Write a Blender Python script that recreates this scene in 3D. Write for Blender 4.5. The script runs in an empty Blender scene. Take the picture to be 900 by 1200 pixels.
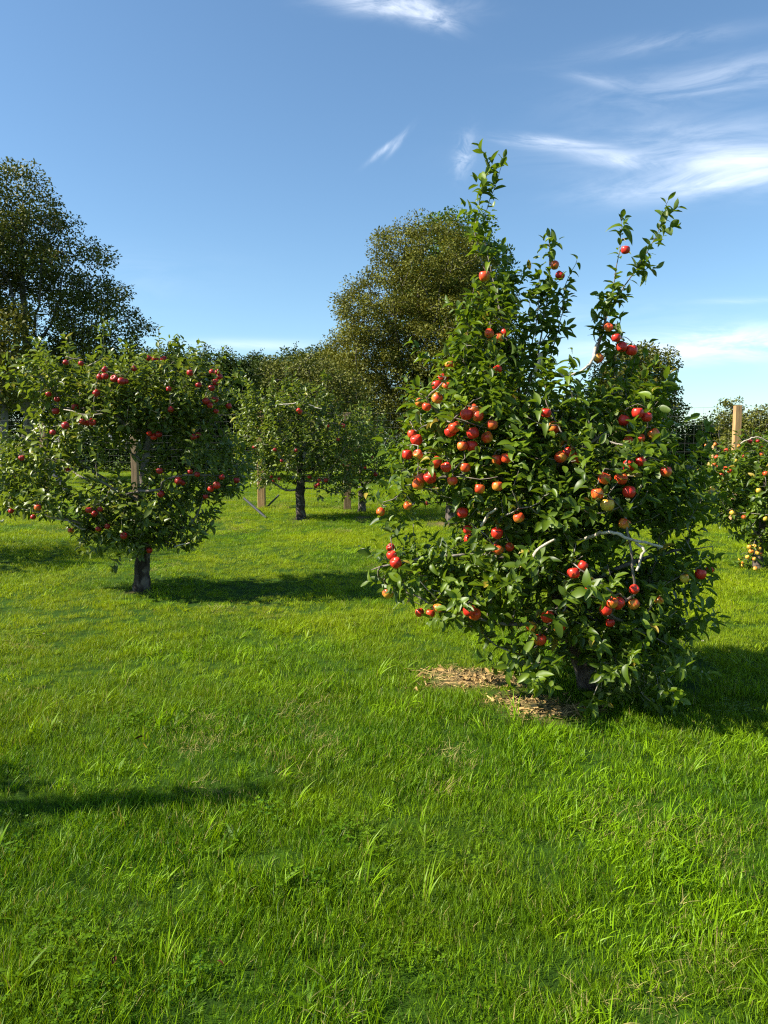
import bpy, math, random
import numpy as np
from mathutils import Vector

# ------------------------------------------------------------------ camera, sky, sun, exposure
sc = bpy.context.scene
COL = sc.collection
RAD = math.radians
F, CXP, CYP, PITCH, EYE = 880.0, 450.0, 600.0, RAD(5.2), 1.6

cam_data = bpy.data.cameras.new("camera")
cam = bpy.data.objects.new("camera", cam_data)
COL.objects.link(cam)
cam.location = (0, 0, EYE)
cam.rotation_euler = (RAD(90) - PITCH, 0, 0)
cam_data.sensor_fit = 'VERTICAL'
cam_data.sensor_height = 36.0
cam_data.lens = F / 1200.0 * 36.0
cam_data.clip_start = 0.05
cam_data.clip_end = 3000
sc.camera = cam

SUN_AZ = RAD(261)      # clockwise from +Y, where the sun stands
SUN_EL = RAD(40)
SUN_STRENGTH = 5.0
SKY_STRENGTH = 0.074
EXPOSURE = 1.20

sc.view_settings.view_transform = 'Standard'
sc.view_settings.look = 'None'
sc.view_settings.exposure = EXPOSURE
sc.view_settings.gamma = 1.0
sc.view_settings.use_curve_mapping = False
sc.cycles.max_bounces = 7
sc.cycles.diffuse_bounces = 1
sc.cycles.glossy_bounces = 2
sc.cycles.transmission_bounces = 4
sc.cycles.transparent_max_bounces = 4
sc.cycles.caustics_reflective = False
sc.cycles.caustics_refractive = False
sc.cycles.sample_clamp_indirect = 6.0
sc.cycles.use_denoising = False
sc.cycles.filter_width = 1.2

sl = bpy.data.lights.new("sun", 'SUN')
sl.energy = SUN_STRENGTH
sl.angle = RAD(0.53)
sl.color = (1.0, 0.93, 0.80)
so = bpy.data.objects.new("sun", sl)
COL.objects.link(so)
to_sun = Vector((math.cos(SUN_EL) * math.sin(SUN_AZ), math.cos(SUN_EL) * math.cos(SUN_AZ), math.sin(SUN_EL)))
so.rotation_euler = to_sun.to_track_quat('Z', 'Y').to_euler()
so.location = (-10, -5, 20)

world = bpy.data.worlds.new("World")
sc.world = world
world.use_nodes = True


class N:
    """tiny helper to write node graphs"""
    def __init__(s, nt):
        s.nt = nt
        nt.nodes.clear()

    def n(s, t, **kw):
        nd = s.nt.nodes.new(t)
        for k, v in kw.items():
            setattr(nd, k, v)
        return nd

    def put(s, sock, v):
        if hasattr(v, 'is_output') or isinstance(v, bpy.types.NodeSocket):
            s.nt.links.new(v, sock)
        elif v is not None:
            if isinstance(v, (tuple, list)) and len(v) == 3 and sock.type == 'RGBA':
                v = (*v, 1)
            sock.default_value = v

    def m(s, op, a, b=None, c=None, clamp=False):
        nd = s.n('ShaderNodeMath', operation=op)
        nd.use_clamp = clamp
        s.put(nd.inputs[0], a)
        if b is not None: s.put(nd.inputs[1], b)
        if c is not None: s.put(nd.inputs[2], c)
        return nd.outputs[0]

    def vm(s, op, a, b=None):
        nd = s.n('ShaderNodeVectorMath', operation=op)
        s.put(nd.inputs[0], a)
        if b is not None: s.put(nd.inputs[1], b)
        return nd.outputs[0]

    def mix(s, f, a, b, mode='MIX'):
        nd = s.n('ShaderNodeMix', data_type='RGBA', blend_type=mode)
        s.put(nd.inputs[0], f)
        s.put(nd.inputs[6], a)
        s.put(nd.inputs[7], b)
        return nd.outputs[2]

    def ramp(s, f, lo, hi):
        nd = s.n('ShaderNodeMapRange', interpolation_type='SMOOTHSTEP')
        s.put(nd.inputs[0], f)
        s.put(nd.inputs[1], lo)
        s.put(nd.inputs[2], hi)
        return nd.outputs[0]

    def noise(s, vec, scale, detail=4.0, rough=0.55, dist=0.0):
        nd = s.n('ShaderNodeTexNoise')
        if vec is not None: s.put(nd.inputs['Vector'], vec)
        nd.inputs['Scale'].default_value = scale
        nd.inputs['Detail'].default_value = detail
        nd.inputs['Roughness'].default_value = rough
        nd.inputs['Distortion'].default_value = dist
        return nd.outputs['Fac']


def ray(px, py):
    """world direction through a photo point, y component 1"""
    dx, du = (px - CXP) / F, (CYP - py) / F
    cp, sp = math.cos(PITCH), math.sin(PITCH)
    y = cp + du * sp
    z = -sp + du * cp
    return np.array([dx / y, 1.0, z / y])


def P(px, py, Y):
    r = ray(px, py)
    return np.array([r[0] * Y, Y, EYE + r[2] * Y])


def G(px, py):
    r = ray(px, py)
    Y = -EYE / r[2]
    return np.array([r[0] * Y, Y, 0.0])


def build_world():
    g = N(world.node_tree)
    out = g.n('ShaderNodeOutputWorld')
    bg = g.n('ShaderNodeBackground')
    sky = g.n('ShaderNodeTexSky', sky_type='NISHITA')
    sky.sun_disc = False
    sky.sun_elevation = SUN_EL
    sky.sun_rotation = SUN_AZ
    sky.altitude = 0
    sky.air_density = 1.0
    sky.dust_density = 0.35
    sky.ozone_density = 2.2
    tc = g.n('ShaderNodeTexCoord')
    sep = g.n('ShaderNodeSeparateXYZ')
    g.put(sep.inputs[0], tc.outputs['Generated'])
    y = g.m('MAXIMUM', sep.outputs[1], 0.04)
    u = g.m('DIVIDE', sep.outputs[0], y)
    v = g.m('DIVIDE', sep.outputs[2], y)
    total = None
    #       px   py   rx   ry  angle strength stretch
    wisps = [(468, 6, 66, 11, -2, 1.0, 3.5), (498, 18, 36, 12, -15, .55, 3.0),
             (452, 173, 22, 3.2, 38, .40, 3.0), (468, 166, 17, 3.2, 50, .40, 3.0), (545, 180, 10, 22, -14, .38, 1.0),
             (830, 207, 112, 17, 8, .85, 4.5), (745, 189, 62, 8, -7, .8, 5.0), (645, 169, 66, 7, -5, .8, 5.0), (880, 186, 60, 9, 5, .7, 5.0),
             (850, 194, 130, 36, 4, .45, 5.0), (800, 160, 170, 22, 5, .22, 5.0),
             (870, 88, 150, 24, 8, .34, 4.0), (770, 50, 110, 10, 9, .20, 5.0), (700, 92, 50, 7, -10, .2, 5.0),
             (850, 402, 120, 20, 3, .9, 5.0), (880, 353, 70, 4, 1, .4, 5.0), (740, 418, 90, 18, 0, .45, 4.0),
             (690, 370, 150, 20, 2, .12, 5.0), (270, 405, 130, 7, 0, .34, 5.0), (60, 330, 160, 30, 2, .12, 4.0)]
    for i, (px, py, rx, ry, ang, st, stretch) in enumerate(wisps):
        c = ray(px, py)
        e = ray(px + 1, py)
        k = e[0] - c[0]
        ca, sa = math.cos(RAD(ang)), math.sin(RAD(ang))
        du = g.m('SUBTRACT', u, float(c[0]))
        dv = g.m('SUBTRACT', v, float(c[2]))
        a = g.m('ADD', g.m('MULTIPLY', du, ca), g.m('MULTIPLY', dv, sa))
        b = g.m('SUBTRACT', g.m('MULTIPLY', dv, ca), g.m('MULTIPLY', du, sa))
        cmb = g.n('ShaderNodeCombineXYZ')
        g.put(cmb.inputs[0], g.m('MULTIPLY', a, 1.0 / stretch))
        g.put(cmb.inputs[1], b)
        cmb.inputs[2].default_value = i * 1.7
        nz = g.noise(cmb.outputs[0], 26.0 if rx > 40 else 60.0, 9, .62, .7)
        nz2 = g.noise(cmb.outputs[0], 7.0, 4, .5, .5)
        ax = g.m('DIVIDE', a, rx * k)
        warp = g.m('MULTIPLY', g.m('SUBTRACT', nz2, .5), 1.3)
        bx = g.m('ADD', g.m('DIVIDE', b, ry * k), warp)
        r2 = g.m('ADD', g.m('MULTIPLY', ax, ax), g.m('MULTIPLY', bx, bx))
        env = g.m('POWER', 2.718, g.m('MULTIPLY', r2, -1.1))
        w = g.m('MULTIPLY', env, g.m('MULTIPLY', g.ramp(nz, .30, .72), st))
        w = g.m('MINIMUM', w, 1.0)
        total = w if total is None else g.m('SUBTRACT', g.m('ADD', total, w), g.m('MULTIPLY', total, w))
    total = g.m('MULTIPLY', total, g.m('GREATER_THAN', sep.outputs[1], 0.05))
    tint = g.mix(1.0, sky.outputs[0], SKY_TINT, 'MULTIPLY')
    col = g.mix(total, tint, CLOUD_COL)
    g.put(bg.inputs[0], col)
    bg.inputs[1].default_value = SKY_STRENGTH
    g.put(out.inputs[0], bg.outputs[0])


SKY_TINT = (0.88, 1.05, 1.10)
CLOUD_COL = (8.6, 9.1, 9.9)
build_world()

RNG = np.random.default_rng(7)
random.seed(7)


# ------------------------------------------------------------------ materials
def new_mat(name):
    m = bpy.data.materials.new(name)
    m.use_nodes = True
    g = N(m.node_tree)
    out = g.n('ShaderNodeOutputMaterial')
    return m, g, out


def attr(g, name, out='Fac'):
    a = g.n('ShaderNodeAttribute')
    a.attribute_name = name
    return a.outputs[out]


def principled(g, col, rough=.6, spec=.5, **kw):
    p = g.n('ShaderNodeBsdfPrincipled')
    g.put(p.inputs['Base Color'], col)
    g.put(p.inputs['Roughness'], rough)
    p.inputs['Specular IOR Level'].default_value = spec
    for k, v in kw.items():
        g.put(p.inputs[k], v)
    return p


def leaf_mat(name, dark, light, odd, back=None, trans=(.2, .3, .03), tmix=.3, rough=.42, spec=.45, odd_at=.93):
    """tint attribute 0..1 per leaf: dark to light, above odd_at the odd colour (yellowed leaves)"""
    m, g, out = new_mat(name)
    t = attr(g, 'tint')
    geo = g.n('ShaderNodeNewGeometry')
    nz = g.noise(geo.outputs['Position'], 1.1, 3)
    tt = g.m('ADD', g.m('MULTIPLY', t, .75), g.m('MULTIPLY', g.ramp(nz, .35, .65), .25))
    c = g.mix(tt, dark, light)
    c = g.mix(g.m('GREATER_THAN', t, odd_at), c, odd)
    tc = g.mix(g.m('GREATER_THAN', t, odd_at), trans, odd)
    if back:
        c = g.mix(geo.outputs['Backfacing'], c, back)
    p = principled(g, c, rough, spec)
    tr = g.n('ShaderNodeBsdfTranslucent')
    g.put(tr.inputs[0], tc)
    mx = g.n('ShaderNodeMixShader')
    mx.inputs[0].default_value = tmix
    g.put(mx.inputs[1], p.outputs[0])
    g.put(mx.inputs[2], tr.outputs[0])
    g.put(out.inputs[0], mx.outputs[0])
    return m


def bark_mat(name, c1, c2, c3, scale=18, rough=.85):
    m, g, out = new_mat(name)
    geo = g.n('ShaderNodeNewGeometry')
    pos = geo.outputs['Position']
    st = g.vm('MULTIPLY', pos, (1, 1, .35))
    a = g.noise(st, scale, 6, .65)
    b = g.noise(pos, scale * .35, 4, .6)
    c = g.mix(g.ramp(a, .35, .65), c1, c2)
    c = g.mix(g.ramp(b, .5, .66), c, c3)
    p = principled(g, c, rough, .25)
    bmp = g.n('ShaderNodeBump')
    bmp.inputs['Strength'].default_value = .7
    bmp.inputs['Distance'].default_value = .012
    g.put(bmp.inputs['Height'], a)
    g.put(p.inputs['Normal'], bmp.outputs[0])
    g.put(out.inputs[0], p.outputs[0])
    return m


M = {}
M['leaf_near'] = leaf_mat('apple_leaf_deep_green', (.010, .036, .002), (.160, .240, .008), (.34, .26, .03),
                          back=(.10, .145, .035), trans=(.22, .33, .008), tmix=.28, rough=.44, spec=.4, odd_at=.97)
M['leaf_pale'] = leaf_mat('apple_leaf_yellow_green', (.014, .040, .003), (.200, .255, .018), (.34, .32, .04),
                          back=(.13, .165, .055), trans=(.24, .32, .015), tmix=.26, rough=.42, spec=.45, odd_at=.96)
M['leaf_maple'] = leaf_mat('shade_tree_leaf', (.018, .034, .004), (.200, .200, .016), (.20, .12, .022),
                           trans=(.10, .12, .012), tmix=.2, rough=.55, spec=.3, odd_at=.86)
M['leaf_bronze'] = leaf_mat('bronze_leaf', (.045, .054, .007), (.215, .220, .024), (.26, .16, .03),
                            trans=(.18, .17, .012), tmix=.2, rough=.6, spec=.2, odd_at=.96)
M['leaf_fresh'] = leaf_mat('fresh_green_leaf', (.040, .085, .010), (.12, .20, .02), (.2, .24, .03),
                           trans=(.12, .2, .015), tmix=.2, rough=.55, spec=.3, odd_at=.95)
M['leaf_hedge'] = leaf_mat('hedge_leaf', (.014, .032, .005), (.085, .130, .018), (.15, .15, .03),
                           trans=(.07, .10, .012), tmix=.15, rough=.65, spec=.2, odd_at=.95)
M['leaf_olive'] = leaf_mat('olive_leaf', (.060, .076, .011), (.205, .205, .030), (.22, .18, .03),
                           trans=(.12, .14, .012), tmix=.2, rough=.6, spec=.25, odd_at=.93)
M['bark'] = bark_mat('apple_bark', (.11, .088, .068), (.24, .205, .165), (.33, .30, .24), 26)
M['bark_bare'] = bark_mat('bare_apple_wood', (.36, .29, .21), (.60, .52, .41), (.46, .40, .31), 34)
M['bark_dark'] = bark_mat('rough_trunk_bark', (.035, .027, .022), (.12, .095, .075), (.20, .17, .14), 26)
M['bark_black'] = bark_mat('old_dark_bark', (.014, .010, .008), (.060, .045, .034), (.15, .125, .10), 26)
M['bark_far'] = bark_mat('tree_bark', (.09, .075, .06), (.17, .15, .125), (.2, .18, .15), 6)


def apple_mat(name, red, deep, ground, amount):
    m, g, out = new_mat(name)
    tc = g.n('ShaderNodeTexCoord')
    oi = g.n('ShaderNodeObjectInfo')
    pos = tc.outputs['Object']
    sep = g.n('ShaderNodeSeparateXYZ')
    g.put(sep.inputs[0], pos)
    rnd = g.vm('ADD', pos, oi.outputs['Location'])
    # blush side: the cheek that faced the sun; a patch on the skin itself, random direction per apple
    off = g.m('MULTIPLY', oi.outputs['Random'], 6.283)
    dirx = g.m('COSINE', off)
    diry = g.m('SINE', off)
    side = g.m('ADD', g.m('MULTIPLY', sep.outputs[0], dirx), g.m('MULTIPLY', sep.outputs[1], diry))
    side = g.m('MULTIPLY', side, 9.0)
    ang = g.m('ARCTAN2', sep.outputs[1], sep.outputs[0])
    cm = g.n('ShaderNodeCombineXYZ')
    g.put(cm.inputs[0], g.m('MULTIPLY', ang, 5.0))
    g.put(cm.inputs[1], g.m('MULTIPLY', sep.outputs[2], 14.0))
    g.put(cm.inputs[2], g.m('MULTIPLY', oi.outputs['Random'], 30.0))
    streak = g.noise(cm.outputs[0], 1.6, 4, .6)
    patch = g.noise(rnd, 14.0, 3, .5)
    topness = g.m('MULTIPLY', sep.outputs[2], 7.0)
    f = g.m('ADD', g.m('ADD', side, topness), g.m('ADD', g.m('MULTIPLY', g.m('SUBTRACT', streak, .5), 1.6),
                                                g.m('MULTIPLY', g.m('SUBTRACT', patch, .5), 1.8)))
    f = g.m('ADD', f, amount)
    f = g.ramp(f, -.25, .55)
    rr = g.mix(g.ramp(streak, .4, .62), red, deep)
    c = g.mix(f, ground, rr)
    # pale lenticels
    vo = g.n('ShaderNodeTexVoronoi')
    vo.inputs['Scale'].default_value = 150
    g.put(vo.inputs['Vector'], pos)
    c = g.mix(g.m('MULTIPLY', g.m('LESS_THAN', vo.outputs['Distance'], .17), .35), c, (.6, .42, .16))
    # russet round calyx and stem hollow
    rad = g.m('SQRT', g.m('ADD', g.m('MULTIPLY', sep.outputs[0], sep.outputs[0]), g.m('MULTIPLY', sep.outputs[1], sep.outputs[1])))
    c = g.mix(g.m('MULTIPLY', g.m('SUBTRACT', 1.0, g.ramp(rad, .006, .013)), .8), c, (.30, .22, .06))
    p = principled(g, c, .36, .45)
    p.inputs['Subsurface Weight'].default_value = .0
    g.put(out.inputs[0], p.outputs[0])
    return m


M['apple_red'] = apple_mat('apple_skin_red', (.72, .040, .015), (.50, .014, .012), (.66, .24, .03), .95)
M['apple_blush'] = apple_mat('apple_skin_blushed', (.74, .085, .018), (.56, .028, .012), (.66, .34, .04), .42)
M['apple_yellow'] = apple_mat('apple_skin_yellow', (.70, .13, .025), (.60, .06, .015), (.64, .44, .05), .12)
M['apple_crimson'] = apple_mat('apple_skin_crimson', (.44, .020, .016), (.26, .007, .011), (.5, .12, .04), .95)
M['apple_gold'] = apple_mat('apple_skin_gold', (.72, .26, .03), (.62, .16, .02), (.62, .45, .05), -.15)
mm, gg, oo = new_mat('apple_stalk')
gg.put(oo.inputs[0], principled(gg, (.10, .065, .03), .7).outputs[0])
M['stalk'] = mm
mm, gg, oo = new_mat('calyx_brown')
gg.put(oo.inputs[0], principled(gg, (.05, .035, .02), .9).outputs[0])
M['calyx'] = mm


# ------------------------------------------------------------------ mesh helpers
def mesh_np(name, V, loops, starts, totals, mats, mat_idx=None, tint=None, smooth=True):
    me = bpy.data.meshes.new(name)
    me.vertices.add(len(V))
    me.vertices.foreach_set('co', np.asarray(V, np.float32).ravel())
    me.loops.add(len(loops))
    me.loops.foreach_set('vertex_index', np.asarray(loops, np.int32))
    me.polygons.add(len(starts))
    me.polygons.foreach_set('loop_start', np.asarray(starts, np.int32))
    me.polygons.foreach_set('loop_total', np.asarray(totals, np.int32))
    for m in mats:
        me.materials.append(m)
    if mat_idx is not None:
        me.polygons.foreach_set('material_index', np.asarray(mat_idx, np.int32))
    me.polygons.foreach_set('use_smooth', np.full(len(starts), smooth))
    if tint is not None:
        a = me.attributes.new('tint', 'FLOAT', 'POINT')
        a.data.foreach_set('value', np.asarray(tint, np.float32))
    me.update(calc_edges=True)
    return me


class Geo:
    """collects polygons (as arrays) for ONE mesh"""
    def __init__(s):
        s.V, s.L, s.T, s.Mi, s.Ti, s.nv = [], [], [], [], [], 0

    def add(s, V, faces, mi=0, tint=0.5):
        """V (n,3); faces (f,k) int"""
        V = np.asarray(V, float).reshape(-1, 3)
        faces = np.asarray(faces, int)
        s.V.append(V)
        s.L.append((faces + s.nv).ravel())
        s.T.append(np.full(len(faces), faces.shape[1]))
        s.Mi.append(np.full(len(faces), mi))
        s.Ti.append(np.full(len(V), tint) if np.isscalar(tint) else np.asarray(tint))
        s.nv += len(V)

    def build(s, name, mats, parent=None, origin=None, smooth=True):
        if not s.V:
            return None
        V = np.concatenate(s.V)
        T = np.concatenate(s.T)
        st = np.concatenate([[0], np.cumsum(T)[:-1]])
        if origin is not None:
            V = V - np.asarray(origin)
        me = mesh_np(name, V, np.concatenate(s.L), st, T, mats, np.concatenate(s.Mi), np.concatenate(s.Ti), smooth)
        o = bpy.data.objects.new(name, me)
        COL.objects.link(o)
        if parent is not None:
            o.parent = parent
        return o


def unit(a):
    a = np.asarray(a, float)
    return a / np.maximum(np.linalg.norm(a, axis=-1, keepdims=True), 1e-9)


def tube(geo, pts, rad, k=6, mi=0, rough=0.0, tint=.5, cap=True, seed=0):
    pts = np.asarray(pts, float)
    n = len(pts)
    if n < 2: return
    rad = np.broadcast_to(np.asarray(rad, float), (n,))
    tan = np.gradient(pts, axis=0)
    tan = unit(tan)
    up = np.array([0, 0, 1.0]) if abs(tan[0][2]) < .9 else np.array([1.0, 0, 0])
    fr = []
    x = unit(np.cross(up, tan[0]))
    for i in range(n):
        x = x - tan[i] * np.dot(x, tan[i])
        x = unit(x)
        fr.append(x)
    fr = np.array(fr)
    yv = np.cross(tan, fr)
    th = np.arange(k) / k * 2 * math.pi
    r = rad[:, None] * np.ones((n, k))
    if rough > 0:
        rg = np.random.default_rng(seed + n)
        lump = rg.normal(0, 1, (n, k)) * .5 + rg.normal(0, 1, (1, k)) * .6 + rg.normal(0, 1, (n, 1)) * .4
        r = r * (1 + rough * lump)
    V = pts[:, None, :] + r[..., None] * (np.cos(th)[None, :, None] * fr[:, None, :] + np.sin(th)[None, :, None] * yv[:, None, :])
    V = V.reshape(-1, 3)
    i = np.arange(n - 1)[:, None] * k
    j = np.arange(k)[None, :]
    j2 = (j + 1) % k
    faces = np.stack([i + j, i + j2, i + k + j2, i + k + j], -1).reshape(-1, 4)
    geo.add(V, faces, mi, tint)
    if cap:
        for base, c in ((0, pts[0]), ((n - 1) * k, pts[-1])):
            Vc = np.concatenate([V[base:base + k], [c]])
            fc = np.stack([np.arange(k), (np.arange(k) + 1) % k, np.full(k, k)], -1)
            geo.add(Vc, fc if base else fc[:, ::-1], mi, tint)


def box(geo, c, s, rot=0, mi=0, ax=None, bev=0.0):
    """box with centre c, half sizes s; ax = 3 axes rows"""
    if ax is None:
        ax = np.array([[math.cos(rot), math.sin(rot), 0], [-math.sin(rot), math.cos(rot), 0], [0, 0, 1]])
    c = np.asarray(c, float)
    if bev <= 0:
        q = np.array([[x, y, z] for x in (-1, 1) for y in (-1, 1) for z in (-1, 1)], float) * s
        geo.add(c + q @ ax, [[0, 1, 3, 2], [4, 6, 7, 5], [0, 4, 5, 1], [2, 3, 7, 6], [0, 2, 6, 4], [1, 5, 7, 3]], mi)
    else:
        sx, sy, sz = s
        ring = [(-sx + bev, -sy), (sx - bev, -sy), (sx, -sy + bev), (sx, sy - bev), (sx - bev, sy), (-sx + bev, sy), (-sx, sy - bev), (-sx, -sy + bev)]
        V = []
        for z, f in ((-sz, 1), (sz - bev, 1), (sz, .9)):
            V += [(a * f, b * f, z) for a, b in ring]
        V = np.array(V)
        fs = []
        for L in range(2):
            for j in range(8):
                fs.append([L * 8 + j, L * 8 + (j + 1) % 8, L * 8 + 8 + (j + 1) % 8, L * 8 + 8 + j])
        geo.add(c + V @ ax, fs, mi)
        geo.add(c + V[16:] @ ax, [[0, 1, 2, 3, 4, 5, 6, 7]], mi)


def tag(o, label=None, cat=None, group=None, kind=None):
    if label: o['label'] = label
    if cat: o['category'] = cat
    if group: o['group'] = group
    if kind: o['kind'] = kind
    return o


def empty(name, loc=(0, 0, 0)):
    o = bpy.data.objects.new(name, None)
    o.empty_display_size = .2
    o.location = loc
    COL.objects.link(o)
    return o


# ------------------------------------------------------------------ terrain
def vnoise(x, y, s, seed=0):
    """smooth value noise in numpy"""
    x = np.asarray(x, float) / s + 1000 + seed * 17.3
    y = np.asarray(y, float) / s + 1000 + seed * 9.1
    xi, yi = np.floor(x).astype(np.int64), np.floor(y).astype(np.int64)
    fx, fy = x - xi, y - yi
    fx, fy = fx * fx * (3 - 2 * fx), fy * fy * (3 - 2 * fy)

    def h(a, b):
        n = (a * 374761393 + b * 668265263 + seed * 1442695) & 0x7fffffff
        n = ((n ^ (n >> 13)) * 1274126177) & 0x7fffffff
        return ((n ^ (n >> 16)) & 0xffff) / 65535.0
    return (h(xi, yi) * (1 - fx) + h(xi + 1, yi) * fx) * (1 - fy) + (h(xi, yi + 1) * (1 - fx) + h(xi + 1, yi + 1) * fx) * fy


def terrain(x, y):
    return (vnoise(x, y, 2.4, 1) - .5) * .07 + (vnoise(x, y, .7, 2) - .5) * .03


TRUNK_A = G(692, 808)
TRUNK_A[2] = 0


def bare_mask(x, y):
    """1 where the bare, straw-covered soil round the big tree shows"""
    n = (vnoise(x, y, .22, 5) - .5) * .7 + (vnoise(x, y, .07, 6) - .5) * .35
    m = 0
    for (px, py, rx, ry) in ((558, 797, .40, .23), (605, 822, .30, .17), (645, 838, .28, .15), (685, 834, .22, .14), (520, 790, .17, .14)):
        c = G(px, py)
        d = np.sqrt(((x - c[0]) / rx) ** 2 + ((y - c[1]) / ry) ** 2)
        m = np.maximum(m, np.clip(1.15 - d + n, 0, 1))
    for c, r in ((G(165, 694), .15), (G(352, 609), .30), (G(528, 614), .5), (G(420, 607), .3)):
        d = np.sqrt((x - c[0]) ** 2 + (y - c[1]) ** 2) / r
        m = np.maximum(m, np.clip(1.1 - d + n, 0, 1))
    return m


def ground():
    xs = np.concatenate([-np.geomspace(400, 12.2, 40), np.linspace(-12, 12, 200), np.geomspace(12.2, 400, 40)])
    ys = np.concatenate([-np.geomspace(200, 1.2, 20), np.linspace(-1, 14, 130), np.geomspace(14.2, 900, 70)])
    X, Y = np.meshgrid(xs, ys)
    Z = terrain(X, Y)
    nx, ny = len(xs), len(ys)
    V = np.stack([X, Y, Z], -1).reshape(-1, 3)
    i = np.arange(ny - 1)[:, None] * nx + np.arange(nx - 1)[None, :]
    f = np.stack([i, i + 1, i + nx + 1, i + nx], -1).reshape(-1, 4)
    m, g, out = new_mat('lawn_soil')
    geo = g.n('ShaderNodeNewGeometry')
    pos = geo.outputs['Position']
    b = attr(g, 'tint')
    n1 = g.noise(pos, 9, 5, .6)
    n2 = g.noise(pos, .55, 3, .6)
    n3 = g.noise(pos, 60, 3, .6)
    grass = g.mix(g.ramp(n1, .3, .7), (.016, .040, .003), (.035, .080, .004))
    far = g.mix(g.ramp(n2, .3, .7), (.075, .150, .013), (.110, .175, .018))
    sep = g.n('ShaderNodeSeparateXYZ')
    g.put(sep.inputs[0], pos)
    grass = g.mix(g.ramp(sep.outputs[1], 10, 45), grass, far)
    soil = g.mix(g.ramp(n3, .35, .65), (.12, .08, .035), (.30, .21, .10))
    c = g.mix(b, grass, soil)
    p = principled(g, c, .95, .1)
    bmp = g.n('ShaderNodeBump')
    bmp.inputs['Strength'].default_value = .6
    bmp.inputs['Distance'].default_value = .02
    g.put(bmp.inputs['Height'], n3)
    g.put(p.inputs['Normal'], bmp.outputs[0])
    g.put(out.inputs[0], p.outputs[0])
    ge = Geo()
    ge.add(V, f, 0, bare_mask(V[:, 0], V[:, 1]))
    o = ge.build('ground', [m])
    tag(o, 'lawn ground under the orchard grass', 'ground', kind='structure')


ground()


# ------------------------------------------------------------------ grass: one stuff object, tufts placed by geometry nodes inside it
def grass_mat():
    m, g, out = new_mat('grass_blade')
    t = attr(g, 'tint')
    geo = g.n('ShaderNodeNewGeometry')
    pos = geo.outputs['Position']
    flat = g.vm('MULTIPLY', pos, (1, 1, 0))
    big = g.noise(flat, .55, 3, .55)
    mid = g.noise(flat, 2.3, 3, .6)
    c = g.mix(g.m('MINIMUM', g.m('MULTIPLY', t, 1.25), 1.0), (.012, .062, .002), (.222, .390, .004))
    c = g.mix(g.m('MULTIPLY', g.ramp(big, .42, .68), .50), c, (.180, .260, .006))
    c = g.mix(g.m('MULTIPLY', g.ramp(mid, .45, .75), .45), c, (.040, .140, .003))
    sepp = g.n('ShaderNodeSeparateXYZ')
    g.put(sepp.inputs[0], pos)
    far_yellow = g.m('MULTIPLY', g.ramp(sepp.outputs[1], 3.8, 7.5), g.ramp(big, .30, .62))  # blade colour turns brighter and yellower with distance, broken into noise patches
    c = g.mix(g.m('MULTIPLY', far_yellow, .62), c, (.330, .410, .004))
    c = g.mix(g.m('GREATER_THAN', t, .93), c, (.36, .31, .10))
    c = g.mix(g.m('GREATER_THAN', t, .985), c, (.66, .60, .52))
    p = principled(g, c, .45, .16)
    tr = g.n('ShaderNodeBsdfTranslucent')
    g.put(tr.inputs[0], g.mix(1.0, c, (1.45, 1.25, .8), 'MULTIPLY'))
    mx = g.n('ShaderNodeMixShader')
    mx.inputs[0].default_value = .34
    g.put(mx.inputs[1], p.outputs[0])
    g.put(mx.inputs[2], tr.outputs[0])
    g.put(out.inputs[0], mx.outputs[0])
    return m


def blade(V, Fc, T, base, az, lean, length, width, bend, tint, rng):
    """one grass blade: three quads and a tip"""
    d = np.array([math.cos(az), math.sin(az), 0])
    s = np.array([-math.sin(az), math.cos(az), 0])
    tw = rng.uniform(-.6, .6)
    s = unit(s * math.cos(tw) + d * math.sin(tw))
    n0 = len(V)
    ang = lean
    p = np.array(base, float)
    segs = 4
    for i in range(segs):
        w = width * (.75, 1.0, .85, .5)[i] * .5
        V.append(p - s * w)
        V.append(p + s * w)
        T += [tint, tint]
        step = length / segs
        p = p + (d * math.sin(ang) + np.array([0, 0, 1.0]) * math.cos(ang)) * step
        ang += bend / segs
    V.append(p)
    T.append(tint)
    for i in range(segs - 1):
        a = n0 + 2 * i
        Fc.append((a, a + 1, a + 3, a + 2))
    a = n0 + 2 * (segs - 1)
    Fc.append((a, a + 1, n0 + 2 * segs, n0 + 2 * segs))


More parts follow.
